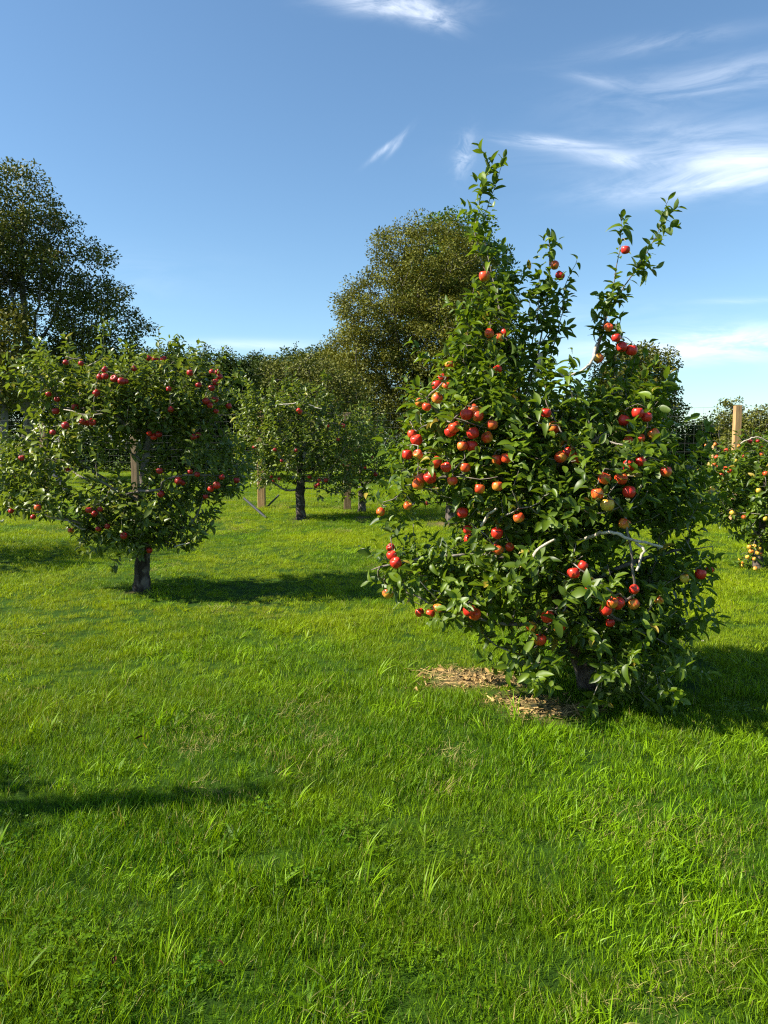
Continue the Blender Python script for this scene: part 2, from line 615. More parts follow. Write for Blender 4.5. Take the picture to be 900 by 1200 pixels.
def grass():
    rng = np.random.default_rng(11)
    V, Fc, T, VAR = [], [], [], []
    NV = 0

    def close():
        VAR.extend([NV] * (len(V) - len(VAR)))
    # 0-5 fine lawn tufts, 6-7 coarse bright, 8 clover, 9 dry, 10 tall seed stems, 11 broad weed
    for k in range(6):
        for i in range(85):
            r, a = .085 * math.sqrt(rng.random()), rng.uniform(0, 6.28)
            z = rng.random()
            blade(V, Fc, T, (r * math.cos(a), r * math.sin(a), -.01), rng.normal(.6, 2.2), abs(rng.normal(.25, .25)), rng.uniform(.022, .072),
                  rng.uniform(.0014, .0028), rng.uniform(.0, 1.0), .95 if z > .978 else .85 * rng.random() ** 1.5, rng)
        close(); NV += 1
    for k in range(2):
        for i in range(34):
            r, a = .08 * math.sqrt(rng.random()), rng.uniform(0, 6.28)
            blade(V, Fc, T, (r * math.cos(a), r * math.sin(a), -.01), rng.normal(.5, 1.6), abs(rng.normal(.35, .3)), rng.uniform(.035, .088),
                  rng.uniform(.0028, .0050), rng.uniform(.2, 1.5), rng.uniform(.55, .9), rng)
        close(); NV += 1
    # clover / small round-leaved cover
    for i in range(26):
        r, a = .09 * math.sqrt(rng.random()), rng.uniform(0, 6.28)
        h = rng.uniform(.02, .05)
        c = np.array([r * math.cos(a), r * math.sin(a), h])
        a0 = rng.uniform(0, 6.28)
        for q in range(3):
            az = a0 + q * 2.09
            d = np.array([math.cos(az), math.sin(az), .15])
            s = np.array([-math.sin(az), math.cos(az), 0])
            L = rng.uniform(.006, .010)
            n0 = len(V)
            t = rng.uniform(.0, .38)
            V += [c, c + d * L * .6 + s * L * .5, c + d * L * 1.1, c + d * L * .6 - s * L * .5]
            T += [t] * 4
            Fc.append((n0, n0 + 1, n0 + 2, n0 + 3))
    for i in range(20):
        r, a = .08 * math.sqrt(rng.random()), rng.uniform(0, 6.28)
        blade(V, Fc, T, (r * math.cos(a), r * math.sin(a), -.01), rng.uniform(0, 6.28), .2, rng.uniform(.03, .06), .0025, .6, rng.uniform(0, .7), rng)
    close(); NV += 1
    for i in range(26):
        r, a = .09 * math.sqrt(rng.random()), rng.uniform(0, 6.28)
        blade(V, Fc, T, (r * math.cos(a), r * math.sin(a), 0), rng.uniform(0, 6.28), rng.uniform(.4, 1.3), rng.uniform(.03, .08), .0025, .6, .96, rng)
    close(); NV += 1
    for i in range(4):
        r, a = .03 * math.sqrt(rng.random()), rng.uniform(0, 6.28)
        blade(V, Fc, T, (r * math.cos(a), r * math.sin(a), 0), rng.uniform(0, 6.28), rng.uniform(.05, .35), rng.uniform(.08, .14), .002, .35, .96 if i % 2 else .85, rng)
    for i in range(8):
        blade(V, Fc, T, (rng.normal(0, .015), rng.normal(0, .015), 0), rng.uniform(0, 6.28), rng.uniform(.1, .5), rng.uniform(.09, .16), .005, .9, rng.uniform(.6, .9), rng)
    close(); NV += 1
    for i in range(7):
        az = i * .9 + rng.uniform(-.3, .3)
        blade(V, Fc, T, (0, 0, 0), az, rng.uniform(.6, 1.1), rng.uniform(.06, .11), rng.uniform(.009, .016), rng.uniform(.3, .9), rng.uniform(.1, .45), rng)
    close(); NV += 1
    # 12 a clover flower head on its stem
    hd = np.array([.004, .002, .062])
    blade(V, Fc, T, (0, 0, 0), .4, .02, .062, .002, .08, .5, rng)
    for i in range(26):
        d = unit(rng.normal(0, 1, 3) + [0, 0, .5])
        s_ = unit(np.cross(d, [.3, .5, .2])) * .0022
        n0 = len(V)
        V += [hd + d * .002 - s_, hd + d * .002 + s_, hd + d * .009 + s_, hd + d * .009 - s_]
        T += [.99] * 4
        Fc.append((n0, n0 + 1, n0 + 2, n0 + 3))
    close(); NV += 1

    V = np.array(V); Fc = np.array(Fc); T = np.array(T); VAR = np.array(VAR)
    # placement points
    pts = []
    def ring(n, r0, r1, amax):
        r = np.sqrt(rng.uniform(r0 ** 2, r1 ** 2, n))
        a = rng.uniform(-amax, amax, n)
        pts.append(np.stack([r * np.sin(a), r * np.cos(a)], -1))
    edges = [0.6, 1.5, 2.5, 3.5, 5, 7, 10, 14, 20, 28, 40, 60]
    for r0, r1 in zip(edges[:-1], edges[1:]):
        rm = (r0 + r1) / 2
        amax = RAD(62) if r1 < 8 else RAD(44)
        rho = min(430, 430 * (3.2 / rm) ** 1.15)
        area = amax * (r1 ** 2 - r0 ** 2)
        ring(int(rho * area), r0, r1, amax)
    Q = np.concatenate(pts)
    n = len(Q)
    b = bare_mask(Q[:, 0], Q[:, 1])
    dist = np.hypot(Q[:, 0], Q[:, 1])
    # no blade in front of the lens
    keep = (rng.random(n) > b * 1.05) & (dist > .8)
    Q, b, dist = Q[keep], b[keep], dist[keep]
    n = len(Q)
    x, y = Q[:, 0], Q[:, 1]
    coarse = vnoise(x, y, .55, 21) * .6 + vnoise(x, y, .2, 22) * .4
    dry = vnoise(x, y, 1.6, 23) * .6 + vnoise(x, y, .35, 24) * .4
    var = rng.integers(0, 6, n)
    u = rng.random(n)
    var = np.where((coarse > .57) & (u < .40), rng.integers(6, 8, n), var)
    var = np.where((coarse < .36) & (u < .15), 8, var)
    var = np.where((dry > .66) & (u > .80), 9, var)
    var = np.where((u > .988) & (dist < 14), 10, var)
    var = np.where((u > .966) & (u < .976) & (dist < 10), 11, var)
    var = np.where((b > .25) & (u < .4), 9, var)
    var = np.where((u > .9770) & (u < .9776) & (dist < 8), 12, var)
    hgt = .55 + .75 * vnoise(x, y, .30, 25) + .25 * vnoise(x, y, 1.8, 26)
    scale = np.clip(hgt, .5, 1.7) * np.clip(dist / 8, 1, 2.6) ** .55 * rng.uniform(.8, 1.2, n)
    bb = bare_mask(x - .05, y + .22)
    scale = scale * (1 - .45 * np.clip(bb + b, 0, 1))
    flatten = np.clip(1.12 - np.clip(dist / 18, 0, .55), .5, 1.1)
    # the mown strip under the trees a little longer
    lean = rng.normal(0, .13, (n, 2)) + np.stack([(vnoise(x, y, .35, 31) - .5) * .7, (vnoise(x, y, .35, 32) - .5) * .7], -1)
    Z = terrain(x, y)
    PT = np.stack([x, y, Z], -1)
    allV = np.concatenate([V, PT])
    tot = np.full(len(Fc), 4)
    # tip faces are triangles written as degenerate quads: split
    tri = Fc[:, 2] == Fc[:, 3]
    L, S, TT = [], [], []
    for f, t in zip(Fc, tri):
        S.append(len(L)); k = 3 if t else 4
        L.extend(f[:k]); TT.append(k)
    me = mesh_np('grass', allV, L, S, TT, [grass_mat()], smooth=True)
    nb, npnt = len(V), n

    def fattr(name, data, typ='FLOAT', key='value'):
        a = me.attributes.new(name, typ, 'POINT')
        a.data.foreach_set(key, np.ascontiguousarray(data).ravel())
    fattr('tint', np.concatenate([T, np.zeros(npnt)]).astype(np.float32))
    fattr('variant', np.concatenate([VAR, np.full(npnt, -1)]).astype(np.int32), 'INT')
    fattr('pick', np.concatenate([np.zeros(nb), var]).astype(np.int32), 'INT')
    sc3 = np.stack([scale, scale, scale * flatten], -1)
    fattr('size', np.concatenate([np.ones((nb, 3)), sc3]).astype(np.float32), 'FLOAT_VECTOR', 'vector')
    rot = np.stack([lean[:, 0], lean[:, 1], rng.normal(0, 1.6, n) + (vnoise(x, y, .8, 33) - .5) * 5], -1)
    fattr('turn', np.concatenate([np.zeros((nb, 3)), rot]).astype(np.float32), 'FLOAT_VECTOR', 'vector')

    o = bpy.data.objects.new('grass', me)
    COL.objects.link(o)
    tag(o, 'bright green orchard grass with clover and dry blades', 'grass', kind='stuff')
    ng = bpy.data.node_groups.new('grass_tufts', 'GeometryNodeTree')
    ng.interface.new_socket('Geometry', in_out='INPUT', socket_type='NodeSocketGeometry')
    ng.interface.new_socket('Geometry', in_out='OUTPUT', socket_type='NodeSocketGeometry')
    nd, lk = ng.nodes, ng.links
    gi = nd.new('NodeGroupInput'); go = nd.new('NodeGroupOutput')

    def named(nm, typ):
        a = nd.new('GeometryNodeInputNamedAttribute'); a.data_type = typ
        a.inputs['Name'].default_value = nm
        return a.outputs['Attribute']

    def cmpi(sock, val):
        c = nd.new('FunctionNodeCompare'); c.data_type = 'INT'; c.operation = 'EQUAL'
        ins = [i for i in c.inputs if i.type == 'INT']
        lk.new(sock, ins[0]); ins[1].default_value = val
        return c.outputs[0]
    v = named('variant', 'INT')
    join = nd.new('GeometryNodeJoinGeometry')
    for k in reversed(range(NV)):
        s = nd.new('GeometryNodeSeparateGeometry'); s.domain = 'POINT'
        lk.new(gi.outputs[0], s.inputs[0]); lk.new(cmpi(v, k), s.inputs[1])
        t = nd.new('GeometryNodeGeometryToInstance')
        lk.new(s.outputs[0], t.inputs[0]); lk.new(t.outputs[0], join.inputs[0])
    sp = nd.new('GeometryNodeSeparateGeometry'); sp.domain = 'POINT'
    lk.new(gi.outputs[0], sp.inputs[0]); lk.new(cmpi(v, -1), sp.inputs[1])
    mp = nd.new('GeometryNodeMeshToPoints')
    lk.new(sp.outputs[0], mp.inputs[0])
    ins = nd.new('GeometryNodeInstanceOnPoints')
    lk.new(mp.outputs[0], ins.inputs['Points'])
    lk.new(join.outputs[0], ins.inputs['Instance'])
    ins.inputs['Pick Instance'].default_value = True
    lk.new(named('pick', 'INT'), ins.inputs['Instance Index'])
    er = nd.new('FunctionNodeEulerToRotation')
    lk.new(named('turn', 'FLOAT_VECTOR'), er.inputs[0])
    lk.new(er.outputs[0], ins.inputs['Rotation'])
    lk.new(named('size', 'FLOAT_VECTOR'), ins.inputs['Scale'])
    lk.new(ins.outputs[0], go.inputs[0])
    md = o.modifiers.new('tufts', 'NODES')
    md.node_group = ng
    print('grass tufts', n)


grass()


# ------------------------------------------------------------------ tree growth
def bez(a, b, c, d, n):
    t = np.linspace(0, 1, n)[:, None]
    return (1 - t) ** 3 * a + 3 * (1 - t) ** 2 * t * b + 3 * (1 - t) * t ** 2 * c + t ** 3 * d


def resample(pts, step, wob=0, rng=None):
    pts = np.asarray(pts, float)
    # Catmull-Rom through the given points
    out = []
    p = np.concatenate([[2 * pts[0] - pts[1]], pts, [2 * pts[-1] - pts[-2]]])
    for i in range(1, len(p) - 2):
        L = np.linalg.norm(p[i + 1] - p[i])
        n = max(2, int(L / step))
        t = np.linspace(0, 1, n, endpoint=False)[:, None]
        out.append(.5 * ((2 * p[i]) + (-p[i - 1] + p[i + 1]) * t + (2 * p[i - 1] - 5 * p[i] + 4 * p[i + 1] - p[i + 2]) * t ** 2
                         + (-p[i - 1] + 3 * p[i] - 3 * p[i + 1] + p[i + 2]) * t ** 3))
    out.append(pts[-1:])
    out = np.concatenate(out)
    if wob and rng is not None and len(out) > 3:
        w = np.cumsum(rng.normal(0, wob, out.shape), axis=0)
        w -= np.linspace(0, 1, len(out))[:, None] * w[-1]
        w[0] = 0
        out = out + w
    return out


class Tree:
    def __init__(s, rng, step=.06):
        s.rng, s.step = rng, step
        s.pos, s.par, s.len, s.lead = [], [], [], []

    def limb(s, pts, lead=0, wob=.004):
        """explicit limb; starts at the nearest existing node"""
        pts = resample(pts, s.step, wob * s.step / .06, s.rng)
        if s.pos:
            A = np.array(s.pos)
            i = int(np.argmin(np.linalg.norm(A - pts[0], axis=1)))
            pts = np.concatenate([[A[i]], pts[1:]])
            s._chain(i, pts[1:], lead)
        else:
            s.pos.append(pts[0]); s.par.append(-1); s.len.append(0.0); s.lead.append(lead)
            s._chain(0, pts[1:], lead)
        return len(s.pos) - 1

    def _chain(s, i, pts, lead=0):
        for p in pts:
            s.len.append(s.len[i] + float(np.linalg.norm(np.asarray(p) - s.pos[i])))
            s.pos.append(np.asarray(p, float)); s.par.append(i); s.lead.append(lead)
            i = len(s.pos) - 1

    def grow(s, targets, zmin=.35, wl=.18, sag=.12):
        """join every target to the structure, nearest first"""
        T = np.asarray(targets, float)
        A = np.array(s.pos)
        d = np.array([np.min(np.linalg.norm(A - t, axis=1)) for t in T])
        tips = []
        for k in np.argsort(d):
            t = T[k]
            A = np.array(s.pos)
            v = t - A
            dd = np.linalg.norm(v, axis=1)
            cost = dd + wl * np.array(s.len) + .5 * np.maximum(0, A[:, 2] - t[2]) + 9 * (A[:, 2] < zmin)
            i = int(np.argmin(cost))
            L = dd[i]
            if L < s.step * .7:
                tips.append(i)
                continue
            a = A[i]
            pi = s.par[i]
            tan = unit(a - A[pi]) if pi >= 0 else np.array([0, 0, 1.0])
            out = unit(v[i])
            b = a + unit(.6 * tan + out) * L * .35
            c = t - unit(out + np.array([0, 0, .5])) * L * .3 + np.array([0, 0, -sag * L])
            n = max(3, int(L / s.step) + 1)
            pts = bez(a, b, c, t, n)[1:]
            if n > 3:
                pts[:-1] += s.rng.normal(0, .07 * s.step, pts[:-1].shape)
            s._chain(i, pts)
            tips.append(len(s.pos) - 1)
        return tips

    def radii(s, r_tip, r_base):
        n = len(s.pos)
        cnt = np.zeros(n)
        kids = [[] for _ in range(n)]
        for i in range(n - 1, 0, -1):
            if not kids[i]:
                cnt[i] = max(cnt[i], 1)
            cnt[s.par[i]] += cnt[i]
            kids[s.par[i]].append(i)
        # leaders that end bare still taper with length
        e = math.log(r_base / r_tip) / math.log(max(cnt[0], 2))
        r = r_tip * np.maximum(cnt, 1) ** e
        dist_end = np.zeros(n)
        for i in range(n - 1, 0, -1):
            dist_end[s.par[i]] = max(dist_end[s.par[i]], dist_end[i] + np.linalg.norm(s.pos[i] - s.pos[s.par[i]]))
        r = np.maximum(r, r_tip * .8 + .006 * dist_end)
        r = np.minimum(r, r_base)
        s.r, s.kids, s.cnt = r, kids, cnt
        return r

    def chains(s):
        out = []
        stack = [(0, None)]
        while stack:
            i, start = stack.pop()
            ch = [] if start is None else [start]
            while True:
                ch.append(i)
                ks = s.kids[i]
                if not ks: break
                ks = sorted(ks, key=lambda k: (-s.lead[k], -s.r[k], k)) if any(s.lead[k] for k in ks) else sorted(ks, key=lambda k: (-s.cnt[k], k))
                for k in ks[1:]:
                    stack.append((k, i))
                i = ks[0]
            out.append(ch)
        return out


def leaf_templates(nvar, seed, L=1.0, W=.46, fold=.5, curl=.8):
    """apple leaves, unit length: returns list of (V, faces)"""
    rng = np.random.default_rng(seed)
    out = []
    ts = np.array([0, .12, .3, .5, .7, .87, 1.0])
    ws = np.array([.06, .55, .93, 1.0, .82, .45, .0])
    for k in range(nvar):
        f = fold * rng.uniform(.3, 1.8)
        cu = curl * rng.uniform(-.2, 1.8)
        tw = rng.normal(0, .35)
        wid = W * rng.uniform(.85, 1.15)
        sway = rng.normal(0, .10)
        rows = []
        for t, w in zip(ts, ws):
            y = t * (1 - .10 * cu * t)
            z = -cu * .5 * t * t
            a = tw * t
            for sgn in (-1, 0, 1):
                x0 = sgn * w * wid / 2
                z0 = abs(sgn) * w * wid / 2 * f + (rng.normal(0, .018) if sgn else 0)
                rows.append([x0 * math.cos(a) - z0 * math.sin(a) + sway * t * t, y, z + x0 * math.sin(a) + z0 * math.cos(a)])
        V = np.array(rows)
        fs = []
        for i in range(len(ts) - 1):
            b = i * 3
            fs += [[b, b + 1, b + 4, b + 3], [b + 1, b + 2, b + 5, b + 4]]
        out.append((V, np.array(fs)))
    return out


LEAVES = leaf_templates(16, 3)
V4 = np.array([[0, 0, 0], [-.30, .5, .10], [0, 1, -.05], [.30, .5, .10]])
FAR_LEAF = [(V4, np.array([[0, 3, 2, 1]]))]
V5 = np.array([[0, 0, 0], [-.42, .35, .08], [-.28, .85, -.05], [.05, 1.05, -.12], [.42, .6, .10], [.22, .1, .05]])
FAR_LEAF2 = [(V4, np.array([[0, 3, 2, 1]])), (V5, np.array([[0, 5, 4, 3], [0, 3, 2, 1]]))]


def put_leaves(geo, pos, axis, nrm, size, tint, templates, mi=0, rng=RNG):
    pos, axis, nrm = np.asarray(pos), unit(axis), np.asarray(nrm)
    nrm = unit(nrm - axis * np.sum(nrm * axis, -1, keepdims=True))
    x = np.cross(axis, nrm)
    which = rng.integers(0, len(templates), len(pos))
    for k, (V, f) in enumerate(templates):
        s = which == k
        n = int(s.sum())
        if not n: continue
        B = np.stack([x[s], axis[s], nrm[s]], 1)              # n,3,3 rows
        W = np.einsum('vc,ncd->nvd', V, B) * size[s][:, None, None] + pos[s][:, None, :]
        nf = (f[None] + (np.arange(n) * len(V))[:, None, None]).reshape(-1, f.shape[1])
        geo.add(W.reshape(-1, 3), nf, mi, np.repeat(tint[s], len(V)))


def shoot_leaves(rng, start, direc, length, spacing, lo=.0, droop=.14):
    """leaf positions / axes / normals along a shoot; also the shoot's own points"""
    n = max(3, int(length / spacing))
    side = unit(np.cross(direc, rng.normal(0, 1, 3)))
    t = np.linspace(lo, 1, n)
    bend = side * rng.normal(0, .12) + np.array([0, 0, .12])
    pts = start + direc * (t * length)[:, None] + bend * (t ** 2 * length)[:, None]
    tan = unit(direc + bend * 2 * t[:, None])
    e1 = unit(np.cross(tan, np.array([.3, .2, 1.0])))
    e2 = np.cross(tan, e1)
    ph = rng.uniform(0, 6.28) + np.arange(n) * 2.4 + rng.normal(0, .25, n)
    radial = np.cos(ph)[:, None] * e1 + np.sin(ph)[:, None] * e2
    th = np.clip(1.25 - .65 * t ** 2 + rng.normal(0, .2, n), .25, 1.7)[:, None]
    ax = np.cos(th) * tan + np.sin(th) * radial - np.array([0, 0, 1]) * np.abs(rng.normal(droop, .2, (n, 1)))
    nr = tan * .9 + np.array([0, 0, .8]) - radial * .0 + rng.normal(0, .42, (n, 3))
    sz = (.75 + .45 * np.sin(np.pi * np.clip(t * .85 + .12, 0, 1))) * rng.uniform(.6, 1.25, n)
    return pts, ax, nr, sz


def in_vol(rng, ells, n, shell=.5):
    """ells: (centre3, radii3, weight); points inside the union biased to the outside"""
    w = np.array([e[1][0] * e[1][1] * e[1][2] * e[2] for e in ells])
    w = w / w.sum()
    k = rng.choice(len(ells), n, p=w)
    d = unit(rng.normal(0, 1, (n, 3)))
    r = rng.random(n) ** shell
    C = np.array([e[0] for e in ells])[k]
    R = np.array([e[1] for e in ells])[k]
    return C + d * R * r[:, None]


def px_ells(spec, Y0):
    out = []
    for e in spec:
        px, py, dy, rx, ry, rd = e[:6]
        Y = Y0 + dy
        c = P(px, py, Y)
        out.append((c, np.array([rx / F * Y * 1.0, rd, ry / F * Y]), e[6] if len(e) > 6 else 1.0))
    return out


def thin(pts, dmin):
    keep = []
    grid = {}
    for i, p in enumerate(pts):
        c = tuple((p // dmin).astype(int))
        ok = True
        for dx in (-1, 0, 1):
            for dy in (-1, 0, 1):
                for dz in (-1, 0, 1):
                    for j in grid.get((c[0] + dx, c[1] + dy, c[2] + dz), ()):
                        if np.linalg.norm(pts[j] - p) < dmin:
                            ok = False
        if ok:
            keep.append(i)
            grid.setdefault(c, []).append(i)
    return pts[keep]


# ------------------------------------------------------------------ apples
def apple_mesh(name, skin, seed, R=.037):
    rng = np.random.default_rng(seed)
    sq = rng.uniform(.86, .96)
    prof = [(.0, .66), (.10, .655), (.2, .70), (.34, .83), (.55, .92), (.78, .84), (.93, .60), (1.0, .25), (.99, -.05), (.93, -.36), (.80, -.63),
            (.60, -.82), (.42, -.90), (.28, -.90), (.17, -.83), (.08, -.78), (.0, -.77)]
    k = 18
    geo = Geo()
    th = np.arange(k) / k * 2 * math.pi
    ph = rng.uniform(0, 6.28)
    V = []
    for r, z in prof[1:-1]:
        lob = 1 + .03 * np.cos(5 * th + ph) * (1 if z < 0 else .4) + .025 * np.cos(th + ph) + .012 * np.cos(2 * th - ph)
        V += [(R * r * lob[j] * math.cos(th[j]), R * r * lob[j] * math.sin(th[j]), R * z * sq * (1 + .03 * math.cos(th[j] + ph))) for j in range(k)]
    n = len(prof) - 2
    fs = []
    for i in range(n - 1):
        for j in range(k):
            fs.append([i * k + j, (i + 1) * k + j, (i + 1) * k + (j + 1) % k, i * k + (j + 1) % k])
    geo.add(V, fs, 0)
    V = np.array(V)
    geo.add(np.concatenate([V[:k], [[0, 0, R * .64 * sq]]]), [[j, (j + 1) % k, k] for j in range(k)], 0)
    geo.add(np.concatenate([V[-k:], [[0, 0, -R * .78 * sq]]]), [[(j + 1) % k, j, k] for j in range(k)], 2)
    top = R * .64 * sq
    bend = rng.uniform(-.006, .006)
    tube(geo, [(0, 0, top), (bend * .4, 0, top + .009), (bend, bend, top + .022)], [.0013, .0011, .0017], 5, 1)
    for j in range(5):                                   # dried sepals
        a = j * 1.257 + ph
        c = np.array([math.cos(a), math.sin(a), 0])
        s = np.array([-math.sin(a), math.cos(a), 0])
        z0 = np.array([0, 0, -R * .80 * sq])
        geo.add([z0 + c * .001 - s * .0015, z0 + c * .001 + s * .0015, z0 + c * .0055 + np.array([0, 0, -.0045])], [[0, 1, 2]], 2)
    V = np.concatenate(geo.V)
    T = np.concatenate(geo.T)
    st = np.concatenate([[0], np.cumsum(T)[:-1]])
    me = mesh_np(name, V, np.concatenate(geo.L), st, T, [skin, M['stalk'], M['calyx']], np.concatenate(geo.Mi))
    return me


APPLES = {}
for key, skin, num in (('r', 'apple_red', 3), ('b', 'apple_blush', 4), ('y', 'apple_yellow', 2), ('c', 'apple_crimson', 3), ('g', 'apple_gold', 2)):
    APPLES[key] = [apple_mesh('apple', M[skin], 50 + i + ord(key)) for i in range(num)]


def place_apple(pos, kind, rng, parent, size=1.0, tilt=None):
    o = bpy.data.objects.new('apple', random.choice(APPLES[kind]))
    COL.objects.link(o)
    o.parent = parent
    base = np.array(parent.location) if parent is not None else np.zeros(3)
    o.location = Vector(pos - base)
    if tilt is None:
        tl = rng.uniform(-.2, 1.0)
        az = rng.normal(0, .7)
        o.rotation_euler = (-tl * math.cos(az), tl * math.sin(az) * .8, rng.uniform(0, 6.28))   # calyx tips towards the open side
    else:
        o.rotation_euler = tilt
    s = size * rng.uniform(.80, 1.14)
    o.scale = (s, s, s)
    return o


def front_surface(ells, px, py, frac=.35):
    """where the line of sight first meets the crown volume"""
    d = ray(px, py)
    best = None
    for c, R, _w in ells:
        o = (np.array([0, 0, EYE]) - c) / R
        v = d / R
        A, B, C = v @ v, 2 * o @ v, o @ o - 1
        D = B * B - 4 * A * C
        if D > 0:
            t0 = (-B - math.sqrt(D)) / 2 / A
            t1 = (-B + math.sqrt(D)) / 2 / A
            t = t0
            if best is None or t < best: best = t
    return best


def apple_tree(name_label, spec, cat='apple tree', group='apple trees in the orchard'):
    rng = np.random.default_rng(spec['seed'])
    Y0 = spec['Y']
    base = np.array(spec['base'], float)
    base[2] = terrain(base[0], base[1]) - .02
    root = empty('apple_tree', base)
    tag(root, name_label, cat, group)
    T = Tree(rng, spec.get('step', .055))
    for i, lb in enumerate(spec['limbs']):
        pts = [P(a, b, Y0 + c) for a, b, c in lb]
        if i == 0:
            pts[0] = base.copy()
        T.limb(pts, lead=len(spec['limbs']) - i if i else 99)
    ells = px_ells(spec['ells'], Y0)
    tg = in_vol(rng, ells, spec['n'] * 4, .42)
    tg = tg[tg[:, 2] > spec.get('zmin', .12)]
    for hx, hy, hr in spec.get('holes', ()):
        d = tg - np.array([0, 0, EYE])
        u, v = d[:, 0] / d[:, 1], d[:, 2] / d[:, 1]
        c = ray(hx, hy)
        e = hr / F
        tg = tg[(u - c[0]) ** 2 + (v - c[2]) ** 2 > e * e]
    tg = thin(tg, spec.get('dmin', .10))[:spec['n']]
    AP = []
    for ap in spec['apples']:
        t = front_surface(ells, ap[0], ap[1])
        if t is None:
            t = Y0 + (ap[3] if len(ap) > 3 else 0)          # beside a leader
        else:
            t = t + (ap[3] if len(ap) > 3 else spec.get('sink', .06)) + rng.uniform(-.03, .05)
        for _ in range(6):                                  # keep apples from running into each other
            p = np.array([0, 0, EYE]) + ray(ap[0], ap[1]) * t
            if all(np.linalg.norm(p - q[0]) > .066 * spec.get('apple', 1.0) for q in AP): break
            t += .05
        AP.append((p, ap[2]))
    T.grow(np.array([p + [0, 0, .055] for p, _k in AP if p[2] < spec.get('leader_z', 99)]), zmin=spec.get('fork', .45), wl=.12, sag=-.10)
    tips = T.grow(tg, zmin=spec.get('fork', .45), wl=.15)
    T.radii(spec.get('rtip', .0022), spec['rbase'])
    pos = np.array(T.pos)

    crown = Geo()
    trunk = Geo()
    # --- wood
    limbs = []
    for ch in T.chains():
        p = pos[ch]
        r = T.r[ch].copy()
        if len(ch) > 1 and T.par[ch[1]] == ch[0] and ch[0] != 0:
            r[0] = r[1]
        if ch[0] == 0:
            r = r * (1 + .35 * np.exp(-np.arange(len(r)) * T.step / .07))
            zs = spec.get('split_z')
            if zs is None:
                tube(trunk, p, r, 12, 0, .07, seed=spec['seed'])
            else:
                k = int(np.argmax(p[:, 2] > zs))
                tube(trunk, p[:k + 1], r[:k + 1], 12, 0, .10, seed=spec['seed'])
                gl = Geo()
                tube(gl, p[k - 1:], np.minimum(r[k - 1:] * .75, r[k] * .62), 10, 0, .06, seed=3)
                limbs.append((gl, p[k]))
        elif r[0] > spec.get('limb_r', .011):
            gl = Geo()
            tube(gl, p, r, 8, 0, .05, seed=len(limbs))
            limbs.append((gl, p[0]))
        else:
            tube(crown, p, r, 4 if r[0] < .005 else 5, 1, 0, cap=False)
    trunk.build('trunk', [M[spec.get('trunk_mat', 'bark_dark')]], root, base)
    for gl, _ in limbs:
        gl.build('limb', [M['bark']], root, base)
    for k, bb in enumerate(spec.get('bare', ())):
        gb = Geo()
        pts = resample([P(a, b, Y0 + c) for a, b, c in bb[0]], .03, .006, rng)
        tube(gb, pts, np.linspace(bb[1], bb[2], len(pts)) * spec.get('bare_k', 1), 8, 0, .12, seed=k)
        gb.build('bare_branch', [M['bark_bare']], root, base)
    # --- leaves
    LP, LA, LN, LS = [], [], [], []
    centre = np.array([np.mean([e[0][0] for e in ells]), Y0, base[2] + .9])
    lsz = spec.get('leaf', .075)
    for i in tips:
        p = pos[i]
        pi = T.par[i]
        tan = unit(p - pos[pi]) if pi >= 0 else np.array([0, 0, 1.0])
        out = unit(p - centre)
        d = unit(tan * .5 + out * .7 + np.array([0, 0, .55]) + rng.normal(0, .35, 3))
        L = rng.uniform(*spec.get('shoot', (.08, .24)))
        a, b, c, s_ = shoot_leaves(rng, p, d, L, spec.get('spacing', .017))
        LP.append(a); LA.append(b); LN.append(c); LS.append(s_)
        tube(crown, np.concatenate([[p], a]), np.linspace(.0028, .001, len(a) + 1) * spec.get('twig', 1), 4, 1, 0, cap=False)
        # leaves on the wood just behind the tip
        j = pi
        for _ in range(spec.get('behind', 5)):
            if j < 0 or T.r[j] > .008: break
            a2 = pos[j] + rng.normal(0, .012, (1, 3))
            dd = unit(rng.normal(0, 1, (1, 3)) + np.array([0, 0, .4]))
            LP.append(a2); LA.append(dd); LN.append(np.array([[0, 0, 1.0]]) + rng.normal(0, .4, (1, 3))); LS.append(np.array([rng.uniform(.6, 1.0)]))
            j = T.par[j]
    nodes = np.array([i for i in range(1, len(pos)) if .003 < T.r[i] < spec.get('spur_r', .02) and pos[i][2] > .25])
    nodes = nodes[rng.random(len(nodes)) < spec.get('spur', .30)]
    for i in nodes:
        d = unit(rng.normal(0, 1, 3) + [0, 0, .5])
        a, b, c, s_ = shoot_leaves(rng, pos[i] + d * T.r[i], d, rng.uniform(.03, .09), .014)
        LP.append(a); LA.append(b); LN.append(c); LS.append(s_)
    # leaders: long upright shoots clothed with leaves
    for ld in spec.get('leaders', ()):
        pts = resample([P(a, b, Y0 + c) for a, b, c in ld[0]], .02, .002, rng)
        i0 = int(np.argmin(np.linalg.norm(pos - pts[0], axis=1)))
        if np.linalg.norm(pos[i0] - pts[0]) > .02:
            pts = np.concatenate([resample([pos[i0], pts[0]], .02), pts[1:]])
        gl = Geo()
        rr = np.linspace(ld[1], .0016, len(pts))
        tube(gl, pts, rr, 6, 0, .02)
        gl.build('leader', [M['bark']], root, base)
        tan = unit(np.gradient(pts, axis=0))
        n = len(pts)
        ph = np.arange(n) * 2.4 + rng.normal(0, .3, n)
        e1 = unit(np.cross(tan, np.array([0, 1.0, .1]))); e2 = np.cross(tan, e1)
        radial = np.cos(ph)[:, None] * e1 + np.sin(ph)[:, None] * e2
        start = int(n * ld[3]) if len(ld) > 3 else 0
        t = np.linspace(0, 1, n)[:, None]
        th = np.clip(1.25 - .7 * t ** 3 + rng.normal(0, .18, (n, 1)), .3, 1.6)
        ax = np.cos(th) * tan + np.sin(th) * radial - np.array([0, 0, 1]) * np.abs(rng.normal(.18, .15, (n, 1)))
